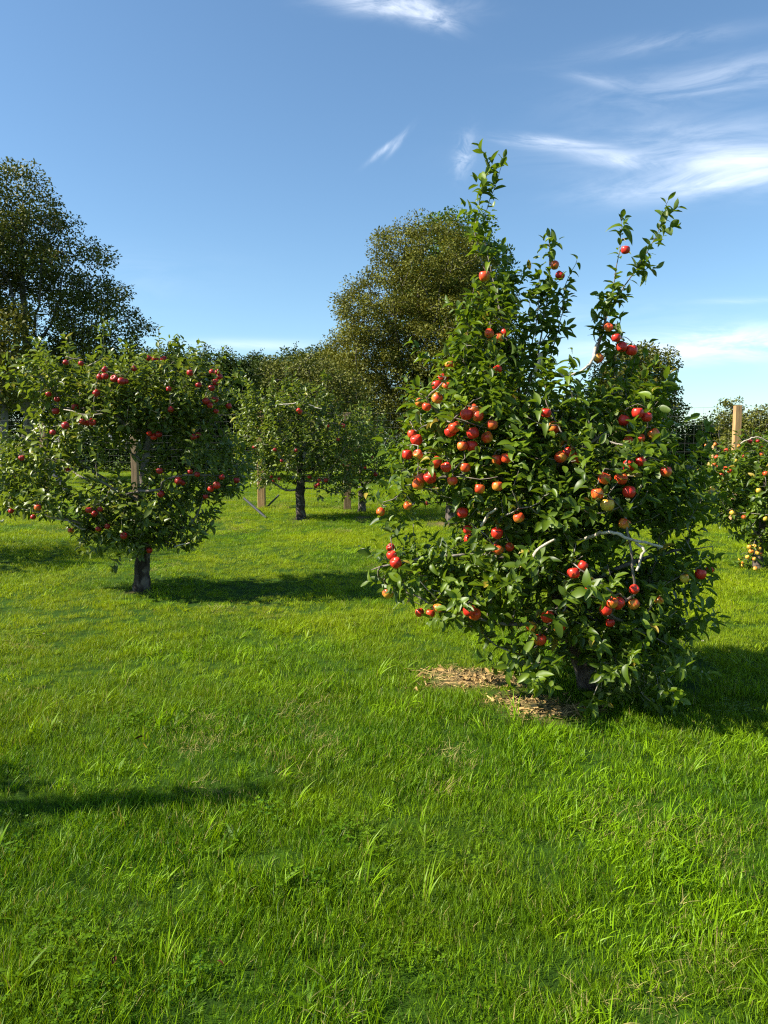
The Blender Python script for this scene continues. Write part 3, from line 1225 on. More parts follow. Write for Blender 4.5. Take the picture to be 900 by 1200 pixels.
        nr = tan * .9 + np.array([0, 0, .7]) + rng.normal(0, .25, (n, 3))
        sz = rng.uniform(.8, 1.3, n) * (1.1 - .35 * t[:, 0] ** 2)
        kp = (np.arange(n) >= start) & (rng.random(n) > .16 * (1 - t[:, 0] ** 2)) & (np.sin(np.arange(n) * .55 + ph[0]) > -.80 + .0 * t[:, 0])
        LP.append(pts[kp]); LA.append(ax[kp]); LN.append(nr[kp]); LS.append(sz[kp])
        # side spurs
        for q in range(int(ld[2] * 2.1)):
            k = int(rng.uniform(max(start, .02 * n), .93 * n))
            d = unit(radial[k] * 1.0 + tan[k] * .9)
            L = rng.uniform(.05, .17) * (1 - .35 * k / n)
            a, b, c, s_ = shoot_leaves(rng, pts[k], d, L, .016)
            LP.append(a); LA.append(b); LN.append(c); LS.append(s_)
            tube(crown, np.concatenate([[pts[k]], a]), np.linspace(.003, .001, len(a) + 1), 4, 1, 0, cap=False)
    LP, LA, LN, LS = np.concatenate(LP), np.concatenate(LA), np.concatenate(LN), np.concatenate(LS)
    # --- apples
    for p, kind in AP:
        place_apple(p, kind, rng, root, spec.get('apple', 1.0))
        if p[2] >= spec.get('leader_z', 99):                # on the free-standing leaders: a short stalk to the nearest leafy wood
            top = p + np.array([0, 0, .052])
            near = int(np.argmin(np.linalg.norm(LP - top, axis=1) + .3 * (LP[:, 2] < top[2])))
            q = LP[near]
            tube(crown, bez(q, (q + top) / 2 + [0, 0, .02], (q + top) / 2 + [0, 0, .03], top, 5), np.linspace(.003, .002, 5), 4, 1, 0, cap=False)
    if AP:
        A = np.array([p for p, _k in AP])
        cen = LP + unit(LA) * (lsz * .5)
        ok = np.ones(len(LP), bool)
        for p in A:
            dv = cen - p
            near = (np.linalg.norm(dv, axis=1) < .062)
            # the fruit hangs clear of the leaves on its open side
            k = unit(np.array([0, 0, EYE]) - p)
            al = dv @ k
            side = np.linalg.norm(dv - al[:, None] * k, axis=1)
            ok &= ~(near | ((al > 0) & (al < .16) & (side < .030) & (rng.random(len(LP)) < spec.get('clear', .28))))
        LP, LA, LN, LS = LP[ok], LA[ok], LN[ok], LS[ok]
    ok = LP[:, 2] > terrain(LP[:, 0], LP[:, 1]) + .03
    LP, LA, LN, LS = LP[ok], LA[ok], LN[ok], LS[ok]
    tint = np.clip(rng.beta(1.6, 2.0, len(LP)) * .97 + (rng.random(len(LP)) > 1 - spec.get('yellowed', .012)), 0, 1)
    put_leaves(crown, LP, LA, LN, LS * lsz, tint, LEAVES, 0, rng)
    crown.build('crown', [M[spec.get('mat', 'leaf_near')], M['bark']], root, base)
    print(name_label[:30], 'leaves', len(LP), 'limbs', len(limbs), 'apples', len(AP))
    return root


# ---- the large tree on the right
A_apples = """492 472 b,500 477 b,523 453 b,512 452 r,512 467 b,520 441 r,555 480 b,547 486 r,560 488 b,577 498 b,571 513 b,533 501 b,528 506 r,
554 508 r,542 523 b,553 523 r,483 509 b,488 516 r,477 533 r,490 533 b,511 542 b,523 548 r,545 548 b,494 561 b,504 560 r,490 568 y,530 564 b,
582 539 b,594 537 b,562 573 b,583 570 b,478 593 y,446 600 b,542 601 r,548 621 r,550 633 r,582 625 r,583 644 b,597 641 b,458 642 r,459 651 r,
464 660 r,454 695 y,492 718 b,504 719 b,513 713 y,550 716 r,556 720 b,640 484 r,649 501 b,666 531 r,674 537 b,657 536 b,683 663 r,672 672 r,
692 688 r,642 723 r,655 734 b,623 735 y,608 607 b,758 489 r,747 484 r,731 493 r,766 509 b,750 514 b,736 517 b,708 561 b,728 561 b,737 546 r,
751 541 r,737 577 r,780 553 b,700 579 b,712 592 g,732 614 b,832 667 r,821 673 r,802 678 g,743 691 r,725 707 r,717 706 b,710 715 r,743 708 b,
715 730 r,772 702 y,633 750 b,715 750 b,751 756 r,786 758 r,796 759 b,818 752 r,731 776 r,762 770 b,740 783 r,733 793 r,734 809 y,730 818 y"""


def parse(s, **kw):
    out = []
    for it in s.replace('\n', '').split(','):
        w = it.split()
        if len(w) >= 3:
            out.append((float(w[0]), float(w[1]), w[2]) + tuple(float(q) for q in w[3:]))
    return out


YA = float(TRUNK_A[1])
up_apples = [(733, 293, 'r', -.06), (713, 384, 'b', -.03), (722, 396, 'r', -.08), (729, 407, 'r', -.05), (740, 411, 'r', -.03), (701, 420, 'b', 0),
             (650, 311, 'b', .02), (656, 323, 'r', .03), (568, 324, 'b', 0), (573, 391, 'b'), (585, 396, 'b'), (592, 390, 'r'), (527, 427, 'b'), (583, 433, 'r')]
spec_A = dict(
    seed=101, Y=YA, base=TRUNK_A, rbase=.058, fork=.30, n=1400, dmin=.070, mat='leaf_near', leaf=.074, spacing=.0160, shoot=(.05, .23), spur=.2, zmin=.10, leader_z=2.02,
    limbs=[[(692, 808, 0), (672, 745, 0), (650, 680, 0), (632, 605, 0), (620, 530, 0), (612, 470, 0), (600, 425, 0)],
           [(650, 680, 0), (600, 660, -.15), (540, 650, -.25), (480, 655, -.3), (435, 668, -.3)],
           [(660, 700, 0), (720, 670, -.1), (780, 650, -.1), (835, 640, -.1)],
           [(665, 720, 0), (700, 720, -.3), (740, 735, -.5), (790, 760, -.5)],
           [(665, 720, 0), (620, 730, -.3), (560, 725, -.45), (510, 715, -.4)],
           [(665, 720, 0), (640, 740, -.4), (620, 770, -.6)],
           [(665, 720, 0), (700, 715, .4), (750, 710, .6)],
           [(640, 640, 0), (600, 620, .4), (560, 610, .6)],
           [(632, 605, 0), (690, 590, -.2), (760, 570, -.1), (830, 560, 0)],
           [(628, 580, 0), (580, 560, -.2), (520, 560, -.25), (470, 570, -.2)],
           [(625, 560, 0), (680, 530, -.3), (720, 500, -.35)],
           [(622, 540, 0), (660, 480, .05), (690, 432, .05), (700, 405, .05)],
           [(615, 500, 0), (570, 480, -.2), (520, 490, -.25), (495, 500, -.25)],
           [(618, 520, 0), (680, 490, .2), (740, 470, .3)]],
    ells=[(572, 385, 0, 36, 48, .22), (564, 435, 0, 54, 46, .34), (550, 500, -.05, 76, 58, .48), (528, 555, -.1, 68, 42, .42),
          (622, 490, 0, 82, 54, .5), (735, 490, .05, 52, 46, .40), (650, 575, 0, 150, 74, .75), (768, 585, .05, 56, 62, .58),
          (650, 670, 0, 140, 62, .80), (470, 598, -.05, 34, 26, .26, 1.3), (478, 664, -.25, 50, 28, .30), (545, 690, -.2, 72, 36, .45), (768, 680, 0, 46, 56, .6),
          (715, 745, -.15, 90, 48, .70), (622, 772, -.5, 34, 30, .24, 1.6), (560, 725, -.2, 42, 22, .3), (745, 792, -.2, 36, 42, .36, 1.2), (688, 786, -.40, 38, 30, .24, 2.0)],
    holes=[(520, 614, 22), (485, 628, 10), (562, 640, 10), (740, 645, 30), (790, 640, 18), (700, 625, 13), (662, 790, 32), (825, 615, 14), (610, 590, 13), (590, 700, 12), (655, 440, 16), (700, 530, 11), (640, 700, 12), (770, 720, 14), (815, 700, 12)],
    leaders=[([(600, 425, 0), (592, 390, 0), (578, 340, 0), (562, 300, 0), (557, 265, 0), (565, 225, 0), (572, 195, 0), (563, 172, 0)], .008, 9, .0),
             ([(565, 270, 0), (572, 240, .02), (585, 205, .02), (590, 185, .03)], .004, 2, .2),
             ([(578, 345, 0), (588, 320, .02), (600, 300, .03)], .004, 2, .2),
             ([(545, 470, 0), (548, 410, -.05), (552, 360, -.05), (556, 330, -.05)], .006, 8, .1),
             ([(612, 470, 0), (628, 425, 0), (638, 380, 0), (645, 330, 0), (644, 278, 0)], .008, 7, .15),
             ([(636, 400, 0), (655, 370, .05), (663, 335, .05), (676, 305, .06)], .005, 3, .2),
             ([(600, 440, 0), (612, 400, -.05), (620, 370, -.05), (622, 345, -.05)], .005, 4, .2),
             ([(640, 430, .02), (652, 395, .03), (660, 360, .04), (664, 335, .04)], .005, 4, .1),
             ([(620, 420, -.03), (628, 380, -.03), (632, 340, -.03), (634, 312, -.03)], .005, 5, .1),
             ([(575, 380, .05), (592, 350, .06), (603, 322, .06)], .005, 5, .1),
             ([(720, 440, .1), (722, 405, .1), (728, 372, .1)], .005, 5, .1),
             ([(690, 432, .05), (705, 395, .05), (718, 340, .05), (726, 290, .04), (729, 255, .03)], .008, 5, .12),
             ([(712, 365, .05), (735, 330, .05), (760, 295, .06), (775, 262, .06), (783, 235, .06)], .006, 7, .08),
             ([(735, 470, .1), (742, 430, .1), (745, 410, .1)], .005, 4, .1),
             ([(760, 490, .1), (775, 455, .1), (790, 440, .12)], .005, 4, .1),
             ([(800, 560, .1), (820, 520, .1), (828, 500, .12)], .005, 4, .1)],
    bare=[([(676, 634, -.40), (700, 627, -.60), (718, 629, -.66), (728, 633, -.68), (745, 635, -.68), (758, 641, -.70), (776, 641, -.66)], .012, .007),
          ([(745, 636, -.68), (754, 643, -.70), (756, 651, -.71), (746, 669, -.73)], .009, .007),
          ([(625, 652, -.6), (638, 640, -.66), (650, 632, -.70)], .010, .006), ([(564, 616, -.4), (574, 604, -.46), (582, 596, -.5)], .009, .007),
          ([(625, 440, -.1), (632, 425, -.12), (633, 414, -.12)], .013, .016),
          ([(655, 438, -.1), (678, 434, -.12), (693, 420, -.1), (699, 404, -.02)], .008, .009)],
    apples=(up_apples + parse(A_apples))[:100], apple=.88, sink=.055)
TA = apple_tree('largest apple tree, thick with red fruit, standing on a straw-covered bare patch', spec_A)

# ---- the left tree
B_apples = """77 425 c,95 426 c,123 433 c,117 442 c,123 441 c,134 444 c,142 447 c,147 447 c,157 432 c,113 461 c,174 420 c,182 421 c,192 421 c,
198 456 c,223 437 c,233 451 c,248 436 c,255 436 c,257 442 c,253 448 c,248 455 c,57 462 c,67 468 c,65 482 c,88 477 c,62 507 c,77 499 c,
97 494 c,102 496 c,108 495 c,25 537 c,80 552 c,44 595 b,39 606 c,13 599 c,104 598 c,111 602 c,117 597 c,126 617 c,115 620 c,83 622 b,145 628 c,
175 645 c,175 508 r,180 512 r,186 509 c,200 480 c,227 512 c,232 510 c,187 552 c,223 553 c,231 556 c,209 564 c,214 566 c,260 559 c,
254 569 r,247 573 r,241 582 c,189 579 c,277 563 c,241 470 c,252 468 c,253 482 c,268 476 c,246 475 c"""
bB = G(166, 693)
YB = float(bB[1])
spec_B = dict(
    seed=202, Y=YB, base=bB, rbase=.080, split_z=.62, fork=.5, n=760, dmin=.088, mat='leaf_pale', leaf=.082, trunk_mat='bark_black', bare_k=.5, spur=.4, spur_r=.03, shoot=(.1, .26), limb_r=.012,
    limbs=[[(166, 693, 0), (166, 660, 0), (167, 625, 0), (166, 580, 0), (170, 540, 0), (172, 500, 0), (165, 460, 0), (160, 430, 0)],
           [(166, 628, 0), (145, 633, -.1), (118, 628, -.2), (90, 612, -.25), (55, 603, -.3)],
           [(167, 632, 0), (190, 632, -.2), (215, 640, -.3), (222, 636, -.3)],
           [(168, 615, 0), (190, 590, .3), (230, 570, .4), (265, 575, .4)],
           [(172, 505, 0), (150, 500, -.2), (128, 482, -.3), (80, 478, -.3), (50, 470, -.3)],
           [(171, 520, 0), (195, 490, -.1), (235, 492, -.1), (262, 505, 0)],
           [(167, 590, 0), (120, 560, .2), (70, 540, .3), (20, 545, .2)],
           [(167, 600, 0), (130, 570, -.5), (95, 560, -.7)],
           [(170, 545, 0), (140, 520, .5), (120, 500, .7)],
           [(165, 470, 0), (205, 450, 0), (240, 440, 0)], [(165, 470, 0), (120, 440, 0), (90, 420, 0)]],
    ells=[(150, 454, 0, 92, 34, .75), (60, 450, -.1, 45, 36, .5), (225, 462, 0, 50, 42, .55), (55, 545, 0, 64, 34, .6), (110, 505, -.1, 76, 28, .7, .6),
          (240, 548, 0, 52, 44, .55), (100, 592, -.2, 72, 26, .5, 1.4), (185, 600, -.1, 58, 34, .6, 1.4), (175, 480, .1, 84, 32, .8), (150, 624, -.25, 46, 28, .38, 2.2), (215, 505, .1, 40, 26, .5), (180, 562, -.35, 26, 26, .22, 1.6), (205, 625, -.2, 34, 18, .3, 1.4), (120, 500, .1, 40, 22, .5),
          (40, 580, 0, 40, 24, .35), (262, 580, 0, 24, 22, .3, 1.3), (225, 610, -.1, 26, 14, .25, 1.2)],
    holes=[(98, 562, 24), (140, 556, 17), (116, 512, 10), (208, 560, 11), (70, 560, 11), (165, 552, 9), (18, 500, 10), (266, 515, 10), (188, 588, 6), (20, 436, 10), (225, 428, 8), (60, 614, 8)],
    leaders=[([(118, 440, 0), (121, 410, 0), (122, 378, 0)], .006, 3, .0), ([(175, 450, 0), (185, 420, 0), (186, 386, 0)], .006, 4, .1),
             ([(60, 440, 0), (50, 415, 0), (42, 400, 0)], .006, 3, .1), ([(150, 440, 0), (152, 415, 0), (150, 402, 0)], .006, 3, .1),
             ([(225, 450, 0), (232, 425, 0), (240, 415, 0)], .006, 3, .1), ([(205, 440, 0), (207, 415, 0), (204, 396, 0)], .005, 3, .1), ([(85, 430, .1), (80, 408, .1), (84, 393, .1)], .005, 3, .1), ([(20, 440, .1), (12, 420, .1), (15, 405, .1)], .005, 3, .1),
             ([(255, 470, 0), (272, 450, 0), (278, 436, 0)], .005, 3, .1), ([(120, 605, -.3), (100, 625, -.4), (92, 645, -.45)], .004, 3, .1), ([(190, 610, -.2), (212, 625, -.3), (224, 640, -.3)], .004, 3, .1), ([(40, 590, -.1), (15, 598, -.1), (2, 612, -.1)], .004, 3, .1)],
    bare=[([(100, 620, -.45), (78, 611, -.52), (52, 603, -.58)], .014, .009), ([(75, 480, -.6), (98, 487, -.62), (120, 485, -.6)], .012, .01),
          ([(205, 641, -.4), (222, 636, -.45)], .016, .012), ([(100, 431, -.5), (112, 425, -.5), (118, 420, -.5)], .012, .010)],
    apples=parse(B_apples), apple=.90, sink=.02, yellowed=.03)
apple_tree('dark-trunked apple tree with crimson fruit and low spreading limbs, left of the lawn', spec_B)

# ---- the tree in the middle distance
bC = G(353, 608)
YC = float(bC[1])
C_apples = """350 481 r,384 499 r,402 499 c,298 524 c,322 527 c,347 528 c,318 559 c,321 563 c,327 561 c,363 559 c,374 563 c,373 568 c,370 570 c,
382 563 c,352 483 r,330 540 c,396 515 c"""
spec_C = dict(
    seed=303, Y=YC, base=bC, trunk_mat='bark_black', rbase=.10, fork=.75, n=600, dmin=.15, mat='leaf_pale', leaf=.10, step=.09, shoot=(.1, .26), spacing=.022, limb_r=.018, twig=1.5,
    limbs=[[(353, 608, 0), (352, 590, 0), (352, 570, 0), (350, 540, 0), (348, 500, 0), (350, 470, 0)],
           [(352, 573, 0), (335, 574, -.1), (315, 563, -.2), (300, 558, -.2)], [(353, 573, 0), (375, 572, -.1), (395, 577, -.1), (420, 566, 0)],
           [(350, 530, 0), (375, 500, 0), (395, 480, 0)], [(350, 530, 0), (325, 500, 0), (310, 480, 0)], [(352, 560, 0), (365, 540, .8)], [(352, 560, 0), (340, 545, -.8)]],
    ells=[(345, 482, 0, 55, 30, .8), (335, 525, 0, 60, 38, .95), (388, 520, 0, 46, 42, .8), (300, 512, 0, 30, 42, .6), (292, 465, .1, 20, 22, .4), (390, 562, 0, 30, 24, .5), (318, 558, 0, 32, 17, .5), (420, 500, 0, 26, 22, .5)],
    holes=[(352, 588, 10), (300, 575, 6), (365, 500, 6), (330, 500, 5), (400, 490, 6), (340, 560, 6)],
    leaders=[([(335, 480, 0), (333, 455, 0), (336, 428, 0)], .008, 5, .0), ([(375, 480, 0), (382, 455, 0), (380, 436, 0)], .008, 5, .0), ([(300, 500, 0), (290, 480, 0), (288, 468, 0)], .008, 4, .0),
             ([(320, 500, 0), (318, 470, 0), (320, 440, 0)], .01, 5, .0), ([(350, 480, 0), (352, 465, 0), (350, 448, 0)], .01, 5, 0), ([(300, 500, 0), (300, 480, 0)], .01, 3, 0)],
    bare_k=.45, bare=[([(327, 474, -.9), (347, 472, -.95)], .03, .025), ([(362, 474, -.9), (377, 479, -.9)], .03, .02)],
    apples=parse(C_apples), apple=1.15, sink=.0, yellowed=.03)
apple_tree('apple tree with a short straight trunk, centred in the lawn in front of the hedge', spec_C)

# ---- the dark low tree just behind it
bD = G(424, 600)
YD = float(bD[1])
spec_D = dict(
    seed=404, Y=YD, base=bD, rbase=.09, fork=.6, n=300, dmin=.16, mat='leaf_near', leaf=.10, step=.1, spacing=.024, limb_r=.02, twig=1.6,
    limbs=[[(424, 600, 0), (424, 575, 0), (422, 540, 0), (424, 505, 0)], [(423, 570, 0), (440, 560, 0), (452, 555, 0)], [(423, 560, 0), (410, 545, 0), (400, 535, 0)]],
    ells=[(420, 530, -.2, 40, 38, .8), (428, 562, -.2, 26, 24, .6), (404, 540, -.4, 24, 44, .4, 2.0), (448, 540, 0, 26, 34, .5), (404, 575, -.3, 12, 14, .3, 2)],
    apples=parse('408 528 c,417 528 c,428 548 c,402 545 c,440 556 c,436 536 c'), apple=1.15, sink=0)
apple_tree('small dark apple tree beside a fence post, between the centre tree and the largest tree', spec_D)

# ---- tree behind the big one
bE = G(528, 613)
YE = float(bE[1])
spec_E = dict(
    seed=505, Y=YE, base=bE, rbase=.10, fork=.7, n=320, dmin=.16, mat='leaf_pale', leaf=.10, step=.1, spacing=.024, limb_r=.02, twig=1.6,
    limbs=[[(528, 613, 0), (528, 590, 0), (530, 560, 0), (530, 520, 0)], [(528, 585, 0), (505, 575, 0), (488, 570, 0)], [(528, 585, 0), (560, 575, 0), (580, 570, 0)]],
    ells=[(530, 530, 0, 60, 38, .95), (510, 560, 0, 40, 18, .7), (555, 560, 0, 40, 18, .7)],
    apples=parse('500 590 c,508 570 r,545 565 c,520 560 c'), apple=1.15, sink=0)
apple_tree('apple tree half hidden behind the largest tree, its trunk showing through a gap', spec_E)

# ---- right edge tree with orange and yellow fruit
bF = G(888, 664)
YF = float(bF[1])
F_apples = """862 540 g,851 528 b,871 535 b,838 521 b,828 522 b,866 523 b,879 517 c,888 517 c,840 536 b,837 544 b,842 548 b,850 549 b,855 552 r,
845 557 b,893 525 r,893 532 b,872 606 b,858 601 g,897 608 g,878 641 g,884 640 g,880 646 g,888 648 y,876 653 g,884 655 y,870 659 g,869 663 g,
885 668 g,893 650 y,890 643 g,868 655 y,897 555 b,889 575 g,838 575 b"""
spec_F = dict(
    seed=606, Y=YF, base=bF, rbase=.06, fork=.35, n=430, dmin=.12, mat='leaf_near', leaf=.092, zmin=.12, limb_r=.012,
    limbs=[[(888, 664, 0), (890, 640, 0), (895, 600, 0), (895, 560, 0), (900, 525, 0)], [(890, 630, 0), (870, 605, -.1), (850, 600, -.2), (842, 605, -.2)],
           [(893, 610, 0), (870, 570, 0), (850, 545, 0), (835, 535, 0)], [(893, 600, 0), (930, 580, 0), (960, 560, 0)], [(893, 600, 0), (880, 570, .5)], [(893, 600, 0), (905, 570, -.5)]],
    ells=[(885, 560, 0, 45, 35, .7), (925, 560, .1, 55, 45, .8), (850, 575, 0, 32, 35, .5), (905, 600, 0, 60, 35, .7), (885, 640, -.05, 20, 24, .3, 1.3), (940, 620, 0, 45, 35, .5)],
    leaders=[([(885, 540, 0), (878, 515, 0), (872, 505, 0)], .005, 3, 0), ([(850, 555, 0), (842, 530, 0), (832, 515, 0)], .005, 3, 0), ([(905, 540, 0), (905, 510, 0)], .006, 4, 0)],
    bare=[([(868, 520, -.4), (885, 512, -.42), (902, 518, -.42), (930, 525, -.4)], .007, .009)],
    apples=parse(F_apples), apple=.80, sink=.0)
apple_tree('apple tree at the right edge with small orange and yellow fruit down to the ground', spec_F)


# ---- far left tree, mostly outside, casts the shade at the left edge
def plain_apple_tree(label, x, y, h, w, seed, n=300, mat='leaf_pale', fruit=None, fruit_n=0, leaf=.095, tall=()):
    rng = np.random.default_rng(seed)
    z0 = float(terrain(x, y)) - .02
    base = np.array([x, y, z0])
    root = empty('apple_tree', base)
    tag(root, label, 'apple tree', 'apple trees in the orchard')
    T = Tree(rng, .08)
    T.limb([base, base + [.02, 0, h * .25], base + [-.03, .02, h * .55], base + [0, 0, h * .8]], 99)
    for k in range(7):
        a = k * 2.4
        z = h * (.22 + .06 * k)
        T.limb([base + [0, 0, z], base + [w * .3 * math.cos(a), w * .3 * math.sin(a), z + .12], base + [w * .7 * math.cos(a), w * .7 * math.sin(a), z + .2]], 9 - k)
    ells = [(base + [0, 0, h * .42], np.array([w, w, h * .24]), 1.0), (base + [0, 0, h * .66], np.array([w * .72, w * .72, h * .26]), 1.0),
            (base + [w * .5, 0, h * .35], np.array([w * .5, w * .4, h * .15]), 1.0)]
    tg = thin(in_vol(rng, ells, n * 4, .42), .12)[:n]
    tips = T.grow(tg, zmin=.45)
    T.radii(.003, .07)
    pos = np.array(T.pos)
    trunk, crown = Geo(), Geo()
    for ch in T.chains():
        p, r = pos[ch], T.r[ch].copy()
        if ch[0] == 0:
            tube(trunk, p, r, 10, 0, .06)
        else:
            r[0] = r[1]
            if r[0] > .018:
                gl = Geo(); tube(gl, p, r, 7, 0, .05); gl.build('limb', [M['bark']], root, base)
            else:
                tube(crown, p, r, 4, 1, 0, cap=False)
    trunk.build('trunk', [M['bark_dark']], root, base)
    LP, LA, LN, LS = [], [], [], []
    for i in tips:
        p = pos[i]
        d = unit(unit(p - (base + [0, 0, .9])) + [0, 0, .5] + rng.normal(0, .35, 3))
        a, b, c, s_ = shoot_leaves(rng, p, d, rng.uniform(.1, .25), .02)
        LP.append(a); LA.append(b); LN.append(c); LS.append(s_)
        tube(crown, np.concatenate([[p], a]), np.linspace(.0035, .0015, len(a) + 1), 4, 1, 0, cap=False)
    for (dx, dy, h0, h1) in tall:
        pts = resample([base + [0, 0, h * .5], base + [dx * .5, dy * .5, h0], base + [dx, dy, h1]], .03, .002, rng)
        tube(crown, pts, np.linspace(.01, .002, len(pts)), 5, 1)
        for k in range(8, len(pts), 2):
            a, b, c, s_ = shoot_leaves(rng, pts[k], unit(rng.normal(0, 1, 3) + [0, 0, .8]), rng.uniform(.06, .16), .02)
            LP.append(a); LA.append(b); LN.append(c); LS.append(s_)
    LP, LA, LN, LS = map(np.concatenate, (LP, LA, LN, LS))
    put_leaves(crown, LP, LA, LN, LS * leaf, rng.beta(1.6, 2, len(LP)), LEAVES, 0, rng)
    crown.build('crown', [M[mat], M['bark']], root, base)
    sel = rng.choice(len(LP), fruit_n, replace=False) if fruit_n else []
    for i in sel:
        place_apple(LP[i] + np.array([0, -.05, -.05]), fruit, rng, root, 1.05)


g0 = G(0, 625)
plain_apple_tree('apple tree cut by the left edge, shading the grass beneath the dark red fruit', -6.7, 10.4, 3.0, 1.75, 707, 520, 'leaf_pale', 'c', 26)
plain_apple_tree('apple tree just past the left edge whose shadow crosses the near grass', -4.45, 2.78, 2.45, .74, 708, 300, 'leaf_near', 'b', 16,
                 tall=((.22, .0, 2.3, 3.25), (.1, .02, 2.2, 3.05), (.3, .03, 2.0, 2.85)))


# ------------------------------------------------------------------ fence
def wood_mat(name, c1, c2):
    m, g, out = new_mat(name)
    tc = g.n('ShaderNodeTexCoord')
    st = g.vm('MULTIPLY', tc.outputs['Object'], (14, 14, 1.2))
    a = g.noise(st, 2.2, 6, .6, .4)
    b = g.noise(tc.outputs['Object'], 1.5, 3)
    c = g.mix(g.ramp(a, .3, .7), c1, c2)
    c = g.mix(g.m('MULTIPLY', g.ramp(b, .5, .75), .5), c, (.16, .11, .07))
    p = principled(g, c, .75, .3)
    bmp = g.n('ShaderNodeBump'); bmp.inputs['Strength'].default_value = .4; bmp.inputs['Distance'].default_value = .01
    g.put(bmp.inputs['Height'], a); g.put(p.inputs['Normal'], bmp.outputs[0])
    g.put(out.inputs[0], p.outputs[0])
    return m


M['post'] = wood_mat('treated_timber', (.34, .19, .075), (.52, .32, .14))
M['old_post'] = wood_mat('aged_timber', (.17, .105, .055), (.30, .20, .11))
M['grey_wood'] = wood_mat('weathered_timber', (.24, .235, .22), (.38, .37, .35))
mm, gg, oo = new_mat('galvanised_wire')
gg.put(oo.inputs[0], principled(gg, (.10, .105, .10), .7, .2, Metallic=.0).outputs[0])
M['wire'] = mm
mm, gg, oo = new_mat('dark_steel')
gg.put(oo.inputs[0], principled(gg, (.05, .05, .052), .5, .5, Metallic=.3).outputs[0])
M['steel'] = mm


def line_pt(px, tab=((-.52, 25.0), (-.4523, 22.3), (-.332, 20.4), (-.1636, 18.5), (-.0489, 18.3), (.14, 17.2), (.32, 16.2), (.468, 15.25), (.62, 14.4))):
    u = (px - CXP) / F
    y = np.interp(u, [a for a, b in tab], [b for a, b in tab])
    cp, sp = math.cos(PITCH), math.sin(PITCH)
    return np.array([ray(px, 540)[0] * y, y, 0.0])


def fence():
    root = empty('wire_fence', line_pt(306))
    tag(root, 'tall woven wire deer fence on square timber posts, running behind the apple trees', 'fence')
    org = np.array(root.location)
    pxs = [-60, 52, 158, 306, 407, 560, 720, 862, 985]
    pts = [line_pt(p) for p in pxs]
    for k, p in enumerate(pts):
        z = float(terrain(p[0], p[1]))
        h = 2.36
        d = unit(pts[min(k + 1, len(pts) - 1)] - pts[max(k - 1, 0)])
        rot = math.atan2(d[1], d[0])
        ge = Geo()
        hw = {1: .08, 2: .08, 7: .066}.get(k, .088)
        box(ge, (0, 0, h / 2 - .1), (hw, hw, h / 2 + .1), rot * .4 + RAD(8), 0, bev=.008)
        o = ge.build('fence_post', [M['post'] if k in (0, 3, 5, 7) else M['old_post']], root, smooth=False)
        o.location = Vector((p[0] - org[0], p[1] - org[1], z))
    # woven wire on the far face of the posts
    ge = Geo()
    hs = [.06, .16, .26, .37, .49, .62, .77, .93, 1.10, 1.27, 1.44, 1.62, 1.80, 1.98, 2.16, 2.33]
    for a, b in zip(pts[:-1], pts[1:]):
        d = unit(b - a)
        nrm = np.array([-d[1], d[0], 0]) * .10
        L = np.linalg.norm(b - a)
        A, B = a + nrm, b + nrm
        for z in hs:
            n = max(2, int(L / 1.0))
            seg = [A + (B - A) * t + np.array([0, 0, z + .012 * math.sin(t * 7 + z * 3)]) for t in np.linspace(0, 1, n)]
            tube(ge, seg, .0016 if z < 2.3 else .0024, 3, cap=False)
        for t in np.arange(.08, L, .165):
            q = A + d * t
            tube(ge, [q + [0, 0, .06], q + [.01 * math.sin(t * 9), 0, 1.2], q + [0, 0, 2.33]], .0014, 3, cap=False)
    ge.build('wire_mesh', [M['wire']], root, org)
    # timber top rail with two knee braces in the corner panel at the left
    a, b = pts[1], pts[2]
    d = unit(b - a)

    def bar(name, p, q, hw, mat):
        gb = Geo()
        ax0 = unit(q - p)
        ax1 = unit(np.cross([0, 0, 1.0], ax0)); ax2 = np.cross(ax0, ax1)
        box(gb, (p + q) / 2 - org, (np.linalg.norm(q - p) / 2, hw, hw), ax=np.array([ax0, ax1, ax2]))
        return gb.build(name, [mat], root, smooth=False)
    bar('top_rail', a + d * .09 + [0, 0, 2.13], b - d * .09 + [0, 0, 2.13], .045, M['grey_wood'])
    bar('knee_brace', a + d * 1.15 + [0, -.02, 2.08], a + d * .55 + [0, -.02, 1.62], .045, M['grey_wood'])
    bar('knee_brace', b - d * 1.25 + [0, -.02, 2.08], b - d * .85 + [0, -.02, 1.72], .03, M['grey_wood'])
    bar('mid_rail', a + d * .09 + [0, .02, 1.0], a + d * 1.1 + [0, .02, .1], .05, M['steel'])
    # dark steel stays at the centre post
    c = pts[3]
    gb = Geo()
    e1, e2 = P(286, 584, c[1] - .6), G(312, 607)
    tube(gb, [e1 - org, e2 - org], .028, 6)
    gb.build('stay', [M['steel']], root)
    gb = Geo()
    f1, f2 = G(311, 596), P(327, 580, c[1] + .2)
    tube(gb, [f1 - org, f2 - org], .022, 6)
    gb.build('stay', [M['steel']], root)


fence()
ge = Geo()
q = P(837, 520, 20.0)
box(ge, (0, 0, q[2] / 2), (.045, .045, q[2] / 2), RAD(10), bev=.005)
o = ge.build('stake', [M['post']], smooth=False)
o.location = (q[0], q[1], 0)
tag(o, 'short narrow timber stake left of the right-hand fence post', 'stake')


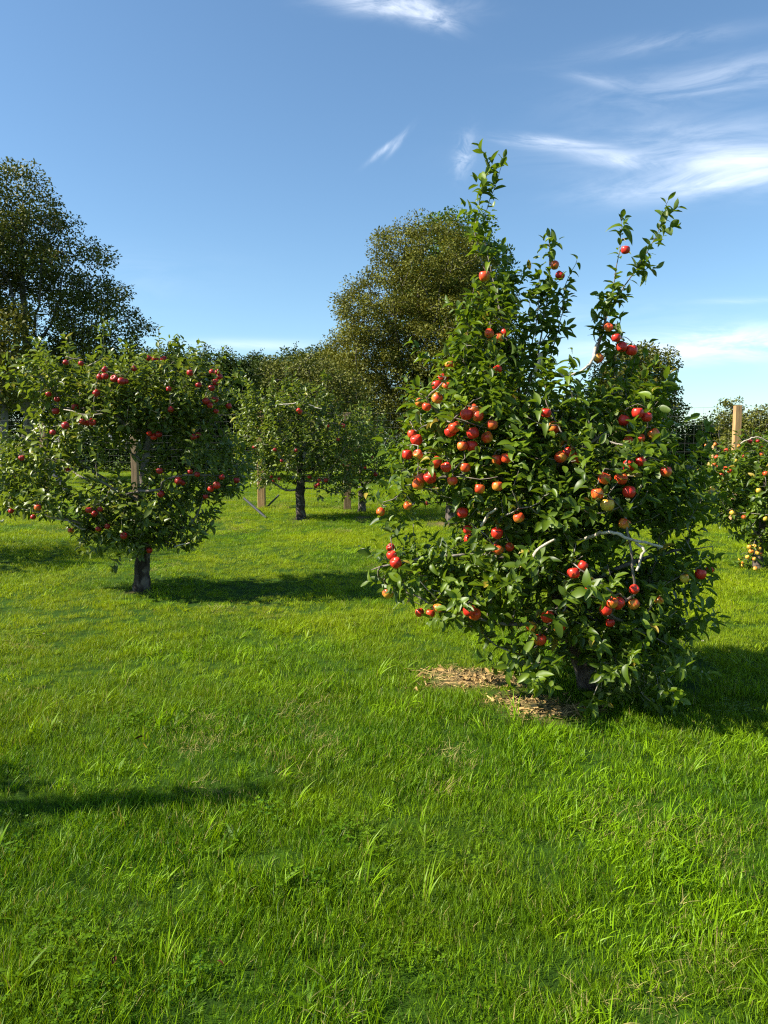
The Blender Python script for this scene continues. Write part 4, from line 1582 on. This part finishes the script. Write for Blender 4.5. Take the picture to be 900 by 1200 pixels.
# ------------------------------------------------------------------ background trees
def big_tree(name, label, base_px, Y, ells_px, n, leaf, mat, rbase, seed, limbs=(), per=70, blob=(.5, .32), cat='tree', group=None, dmin=.6,
             spires=0, flat=.8, zmin=None, templates=None, wob=1.0, holes=()):
    rng = np.random.default_rng(seed)
    b = P(base_px, 540, Y)
    base = np.array([b[0], Y, float(terrain(b[0], Y)) - .05])
    root = empty(name, base)
    tag(root, label, cat, group)
    T = Tree(rng, .4)
    for i, lb in enumerate(limbs):
        pts = [P(x, y, Y + dy) for x, y, dy in lb]
        if i == 0: pts[0] = base.copy()
        T.limb(pts, 99 - i, .01 * wob)
    ells = px_ells(ells_px, Y)
    tg = in_vol(rng, ells, n * 4, .36)
    tg = tg[tg[:, 2] > .3]
    for hx, hy, hr in holes:
        d = tg - np.array([0, 0, EYE])
        c = ray(hx, hy)
        tg = tg[(d[:, 0] / d[:, 1] - c[0]) ** 2 + (d[:, 2] / d[:, 1] - c[2]) ** 2 > (hr / F) ** 2]
    tg = thin(tg, dmin)[:n]
    tips = T.grow(tg, zmin=zmin if zmin is not None else base[2] + 1.5, wl=.2, sag=.03)
    T.radii(.012, rbase)
    pos = np.array(T.pos)
    trunk, crown = Geo(), Geo()
    for ch in T.chains():
        p, r = pos[ch], T.r[ch].copy()
        if ch[0] != 0: r[0] = r[1]
        if r[0] > .035:
            tube(trunk, p, r, 9 if r[0] > .12 else 6, 0, .04)
        else:
            tube(crown, p, r, 4, 1, 0, cap=False)
    trunk.build('trunk', [M['bark_far']], root, base)
    C = pos[tips]
    C = np.repeat(C, per, axis=0)
    m = len(C)
    d = unit(rng.normal(0, 1, (m, 3)))
    bs = np.repeat(rng.uniform(.65, 1.25, len(tips)), per)
    off = d * (rng.random((m, 1)) ** .5) * blob[0] * bs[:, None]
    off[:, 2] *= flat
    Q = C + off
    ax = unit(d * [1, 1, .6] + rng.normal(0, .6, (m, 3)) + [0, 0, -.1])
    nr = rng.normal(0, .45, (m, 3)) + np.array([0, 0, .6]) + d * 1.0
    tint = np.clip(rng.beta(1.5, 1.8, m) * .6 + np.repeat(rng.random(len(tips)), per) * .38, 0, 1)
    keep = Q[:, 2] > .1
    put_leaves(crown, Q[keep], ax[keep], nr[keep], (leaf * rng.uniform(.7, 1.25, m))[keep], tint[keep], templates or FAR_LEAF2[:1], 0, rng)
    # upright sprays standing out of the top
    if spires:
        top = pos[tips]
        sel = top[np.argsort(-top[:, 2])[:spires * 3]]
        sel = sel[rng.choice(len(sel), spires, replace=False)]
        for s0 in sel:
            L = rng.uniform(.5, 1.1)
            k = 34
            t = rng.random(k)
            q = s0 + np.stack([rng.normal(0, .07, k), rng.normal(0, .07, k), t * L], -1)
            put_leaves(crown, q, unit(rng.normal(0, 1, (k, 3)) + [0, 0, 1.2]), rng.normal(0, 1, (k, 3)), leaf * (1.1 - .5 * t), rng.beta(2, 2, k), FAR_LEAF, 0, rng)
    crown.build('crown', [M[mat], M['bark_far']], root, base)
    print(label[:30], 'tips', len(tips), 'leaves', m)
    return root


# tall shade tree, upper left
big_tree('shade_tree', 'tall spreading shade tree with airy dark crown at the left edge', 30, 33,
         [(22, 235, 0, 34, 34, 1.8), (52, 258, 0, 30, 26, 1.5), (82, 268, 0, 17, 18, .9), (90, 296, 0, 24, 18, 1.3), (10, 300, 0, 60, 55, 3), (118, 318, 0, 18, 22, 1.0),
          (60, 320, 0, 40, 30, 2.2), (104, 345, 0, 36, 22, 2.0), (135, 350, 0, 24, 15, 1.2), (152, 368, 0, 22, 13, 1.0), (168, 385, 0, 14, 10, .7), (120, 385, 0, 48, 20, 2.0),
          (60, 380, 0, 60, 30, 2.6), (-40, 280, 0, 60, 80, 3), (-30, 380, 0, 70, 60, 3), (90, 430, 1, 80, 40, 2.6), (36, 205, 0, 14, 14, .8)],
         430, .135, 'leaf_maple', .36, 11,
         limbs=[[(38, 560, 0), (37, 470, 0), (36, 400, 0), (30, 330, 0), (28, 260, 0)], [(37, 420, 0), (60, 370, .5), (80, 310, .5)], [(37, 430, 0), (20, 370, -.5), (0, 310, -.5)],
                [(37, 440, 0), (85, 400, 0), (130, 370, 0)], [(36, 400, 0), (45, 340, -.6), (55, 290, -.6)], [(37, 450, 0), (-10, 400, .5), (-50, 340, .5)]],
         per=190, blob=(.62, .3), dmin=.66, zmin=3.2,
         holes=[(20, 350, 14), (45, 372, 16), (5, 385, 12), (72, 340, 10), (28, 395, 14), (62, 395, 10), (85, 312, 8), (110, 372, 9), (15, 270, 7), (60, 285, 7), (130, 385, 6), (100, 405, 8)])
# rust coloured small tree below it at the edge
big_tree('maple_tree', 'small rust-brown tree under the tall shade tree at the left edge', 2, 30,
         [(5, 400, 0, 26, 36, 1.4), (-15, 430, 0, 40, 50, 1.8), (15, 440, 0, 30, 40, 1.4)], 130, .16, 'leaf_bronze', .14, 12,
         limbs=[[(2, 560, 0), (2, 470, 0), (0, 400, 0)]], per=70, blob=(.5, .3), dmin=.5)
# large bronze tree, centre
big_tree('bronze_tree', 'largest background tree, bronze-green dome rising over the hedge in the centre', 470, 40,
         [(512, 325, 0, 66, 60, 3.2), (448, 375, 0, 60, 56, 3.0), (455, 300, 0, 26, 26, 1.4), (432, 325, 0, 18, 20, 1.0), (404, 395, 0, 20, 18, 1.0), (395, 440, 0, 16, 20, 1.0), (486, 275, 0, 22, 20, 1.2), (525, 400, 0, 90, 90, 3.8), (440, 430, 0, 70, 60, 3), (470, 300, 0, 38, 34, 1.8), (470, 480, 0, 90, 50, 3.4),
          (420, 480, -.5, 50, 45, 2.2), (400, 430, 0, 26, 34, 1.4), (412, 355, 0, 22, 26, 1.2), (560, 470, 0, 60, 60, 3)],
         760, .125, 'leaf_bronze', .42, 21,
         limbs=[[(478, 560, 0), (480, 480, 0), (486, 400, 0), (490, 330, 0), (495, 280, 0)], [(480, 470, 0), (468, 400, -1), (462, 350, -1.2)], [(480, 480, 0), (440, 430, 0), (410, 390, 0)],
                [(480, 480, 0), (530, 400, 0), (550, 330, 0)], [(480, 500, 0), (450, 470, -2), (430, 450, -2.4)], [(482, 450, 0), (500, 390, -1.6), (515, 340, -1.8)]],
         per=230, blob=(.62, .3), dmin=.66,
         holes=[(480, 375, 9), (450, 350, 6), (520, 370, 7), (492, 340, 6), (425, 375, 6)])
# green crown standing behind its top
big_tree('green_tree', 'fresh green tree top showing above and behind the bronze tree', 535, 47,
         [(522, 272, 0, 28, 22, 1.8), (498, 268, 0, 13, 11, .7), (548, 285, 0, 26, 24, 1.5), (545, 300, 0, 40, 45, 2.4), (575, 330, 0, 30, 50, 2), (520, 340, 0, 60, 50, 3)],
         260, .24, 'leaf_fresh', .3, 31, limbs=[[(535, 560, 0), (537, 420, 0), (535, 340, 0), (530, 280, 0)]], per=75, blob=(.7, .3), dmin=.72, zmin=8)
# clipped dark hedge
def hedge(label, x0, x1, ytop, Y, mat, seed, per=60, n=650, leaf=.16, depth=1.4, spires=30, wavy=6):
    rng = np.random.default_rng(seed)
    xs = np.arange(x0, x1 + 1, 26)
    ells = []
    for k, x in enumerate(xs):
        top = np.interp(x, [x0, x1], ytop) + rng.uniform(-wavy, wavy)
        for y in np.arange(top + 22, 556, 26):
            ells.append((x + rng.uniform(-4, 4), y, rng.uniform(-.4, .4), 24, 24, depth))
    mid = (x0 + x1) / 2
    stems = [[(mid, 556, 0), (mid, 520, 0), (mid, (ytop[0] + ytop[1]) / 2 + 30, 0)]]
    for x in xs[::2]:
        t = np.interp(x, [x0, x1], ytop)
        stems.append([(mid, 548, 0), ((mid + x) / 2, 549, .0), (x, 547, 0), (x, 500, 0), (x, t + 25, 0)])
    return big_tree('hedge', label, mid, Y, ells, n, leaf, mat, .12, seed, limbs=stems, per=per, blob=(.55, .3), cat='hedge', dmin=.5, spires=spires, zmin=-1, flat=1.0)


hedge('long tall dark evergreen hedge behind the left and centre apple trees', 190, 400, (411, 418), 45, 'leaf_hedge', 41, n=1100, per=260, spires=46)
hedge('dark evergreen hedge behind the largest tree, ending below the right fence wire', 560, 850, (470, 496), 42, 'leaf_hedge', 42, n=900, per=120, spires=20)
hedge('dark hedge behind the left apple tree under the tall shade tree', -90, 190, (425, 415), 44, 'leaf_hedge', 43, n=1000, per=120, spires=20)
hedge('low hedge at the far right edge behind the wire fence', 850, 1010, (498, 490), 43, 'leaf_olive', 44, n=260, per=70, spires=6)
# olive trees in front of the hedge
big_tree('olive_green_tree', 'pale olive tree in front of the hedge, left of the bronze tree', 345, 34,
         [(330, 450, 0, 34, 28, 1.5), (365, 448, 0, 38, 32, 1.6), (395, 465, 0, 38, 34, 1.6), (350, 490, 0, 60, 36, 2), (410, 500, 0, 44, 34, 1.8), (300, 480, 0, 20, 28, 1)],
         420, .125, 'leaf_olive', .2, 51, limbs=[[(370, 560, 0), (368, 510, 0), (366, 460, 0), (362, 430, 0)], [(368, 520, 0), (335, 480, 0), (325, 445, 0)], [(368, 510, 0), (400, 470, 0)]],
         per=70, blob=(.45, .3), dmin=.42)
big_tree('round_tree', 'dark round tree top standing right of the largest apple tree', 755, 39,
         [(750, 432, 0, 40, 26, 1.8), (735, 455, 0, 45, 34, 2), (772, 455, 0, 22, 22, 1.2), (758, 480, 0, 40, 30, 1.8), (730, 420, 0, 22, 14, 1)],
         300, .15, 'leaf_maple', .2, 61, limbs=[[(755, 556, 0), (755, 500, 0), (752, 450, 0), (750, 415, 0)]], per=95, blob=(.5, .3), dmin=.45)
big_tree('roadside_tree', 'small olive tree right of the tall right fence post', 885, 36,
         [(885, 500, 0, 24, 22, 1.0), (905, 510, 0, 30, 26, 1.2), (880, 525, 0, 34, 20, 1.2)], 170, .13, 'leaf_olive', .12, 62,
         limbs=[[(886, 556, 0), (886, 520, 0), (886, 490, 0)]], per=60, blob=(.36, .3), dmin=.35)
big_tree('thin_tree', 'thin-topped tree just behind the tall right fence post', 858, 37,
         [(858, 474, 0, 16, 8, .6), (852, 488, 0, 12, 10, .6), (864, 505, 0, 22, 20, .9)], 90, .12, 'leaf_maple', .1, 63,
         limbs=[[(858, 556, 0), (858, 510, 0), (857, 475, 0)]], per=45, blob=(.28, .3), dmin=.3)
# trees outside the left of the frame that shade the far lawn
big_tree('lawn_tree', 'broad tree beyond the left edge that shades the far lawn', -330, 27,
         [(-330, 440, 0, 90, 60, 2.8), (-300, 400, 0, 60, 50, 2.2), (-380, 430, 0, 60, 60, 2)], 200, .22, 'leaf_maple', .3, 71,
         limbs=[[(-330, 580, 0), (-330, 500, 0), (-330, 430, 0)]], per=60, blob=(.7, .3), dmin=.7)


# ------------------------------------------------------------------ litter on the ground
def litter():
    rng = np.random.default_rng(77)
    ge = Geo()
    n = 12500
    x = rng.uniform(.1, 2.4, n); y = rng.uniform(3.4, 5.6, n)
    b = bare_mask(x, y)
    k = rng.random(n) < b
    x, y = x[k], y[k]
    n = len(x)
    p = np.stack([x, y, terrain(x, y) + rng.uniform(.002, .02, n)], -1)
    a = rng.uniform(0, 6.28, n)
    ax = np.stack([np.cos(a), np.sin(a), rng.normal(0, .18, n)], -1)
    V = np.array([[-.035, 0, 0], [.035, 0, 0], [.03, .5, .03], [-.03, .5, .03], [0, 1, 0]])
    strip = [(V, np.array([[0, 1, 2, 3], [3, 2, 4, 4]]))]
    V2 = np.array([[-.04, 0, 0], [.04, 0, 0], [.03, 1, .05], [-.03, 1, .05]])
    strip = [(V2, np.array([[0, 1, 2, 3]]))]
    put_leaves(ge, p, ax, np.array([[0, 0, 1.0]]) + rng.normal(0, .3, (n, 3)), rng.uniform(.02, .08, n), rng.random(n), strip, 0, rng)
    # curled dead leaves
    k = rng.choice(n, 160, replace=False)
    a = rng.uniform(0, 6.28, 160)
    put_leaves(ge, p[k] + [0, 0, .008], np.stack([np.cos(a), np.sin(a), rng.normal(0, .3, 160)], -1), np.array([[0, 0, 1.0]]) + rng.normal(0, .6, (160, 3)),
               rng.uniform(.03, .06, 160), rng.random(160) * .4, LEAVES, 0, rng)
    m, g, out = new_mat('dry_straw')
    c = g.mix(attr(g, 'tint'), (.26, .16, .055), (.62, .43, .17))
    g.put(out.inputs[0], principled(g, c, .8, .2).outputs[0])
    o = ge.build('straw_litter', [m], smooth=False)
    tag(o, 'dry straw and dead leaves on the bare soil under the largest tree', 'litter', kind='stuff')


litter()
rng = np.random.default_rng(5)
for (px, py, kind, lab) in ((783, 708, 'y', 'yellow windfall apple alone on the lawn right of the largest tree'),
                            (885, 669, 'g', 'golden windfall apple at the foot of the right-edge tree')):
    p = G(px, py)
    p[2] = float(terrain(p[0], p[1])) + .045
    o = place_apple(p, kind, rng, None, .95, tilt=(rng.uniform(.6, 1.6), rng.uniform(-.5, .5), rng.uniform(0, 6)))
    o.name = 'fallen_apple'
    tag(o, lab, 'apple', 'windfall apples on the grass')

# fallen leaves on the lawn
m, g, out = new_mat('fallen_leaf')
oi = g.n('ShaderNodeObjectInfo')
c = g.mix(g.m('GREATER_THAN', oi.outputs['Random'], .5), (.22, .055, .02), (.55, .38, .05))
g.put(out.inputs[0], principled(g, c, .6, .3).outputs[0])
mb, g, out = new_mat('fallen_leaf_brown')
g.put(out.inputs[0], principled(g, (.10, .035, .014), .8, .1).outputs[0])
my, g, out = new_mat('fallen_leaf_yellow')
g.put(out.inputs[0], principled(g, (.60, .40, .04), .6, .3).outputs[0])
for (px, py, mt, s_, lab) in ((157, 870, mb, .055, 'reddish brown fallen leaf caught in the grass above the near shadow'),
                              (160, 895, my, .03, 'small yellow fallen leaf just below the brown one'),
                              (172, 880, my, .045, 'upright yellow blade-like leaf beside the brown fallen leaf'),
                              (131, 1135, mb, .03, 'brown leaf scrap low in the near grass'),
                              (262, 1135, mb, .025, 'small russet leaf scrap in the near grass, right of another scrap')):
    p = G(px, py)
    p[2] = float(terrain(p[0], p[1])) + .045
    ge = Geo()
    a = rng.uniform(0, 6.28)
    up_ = 1.6 if 'upright' in lab else .3
    put_leaves(ge, np.array([[0, 0, 0.0]]), np.array([[math.cos(a), math.sin(a), up_]]), np.array([[.5, .3, .6]]), np.array([s_]), np.array([.5]), LEAVES[5:6], 0, rng)
    o = ge.build('fallen_leaf', [mt])
    o.location = Vector(p)
    tag(o, lab, 'leaf', 'fallen leaves on the lawn')
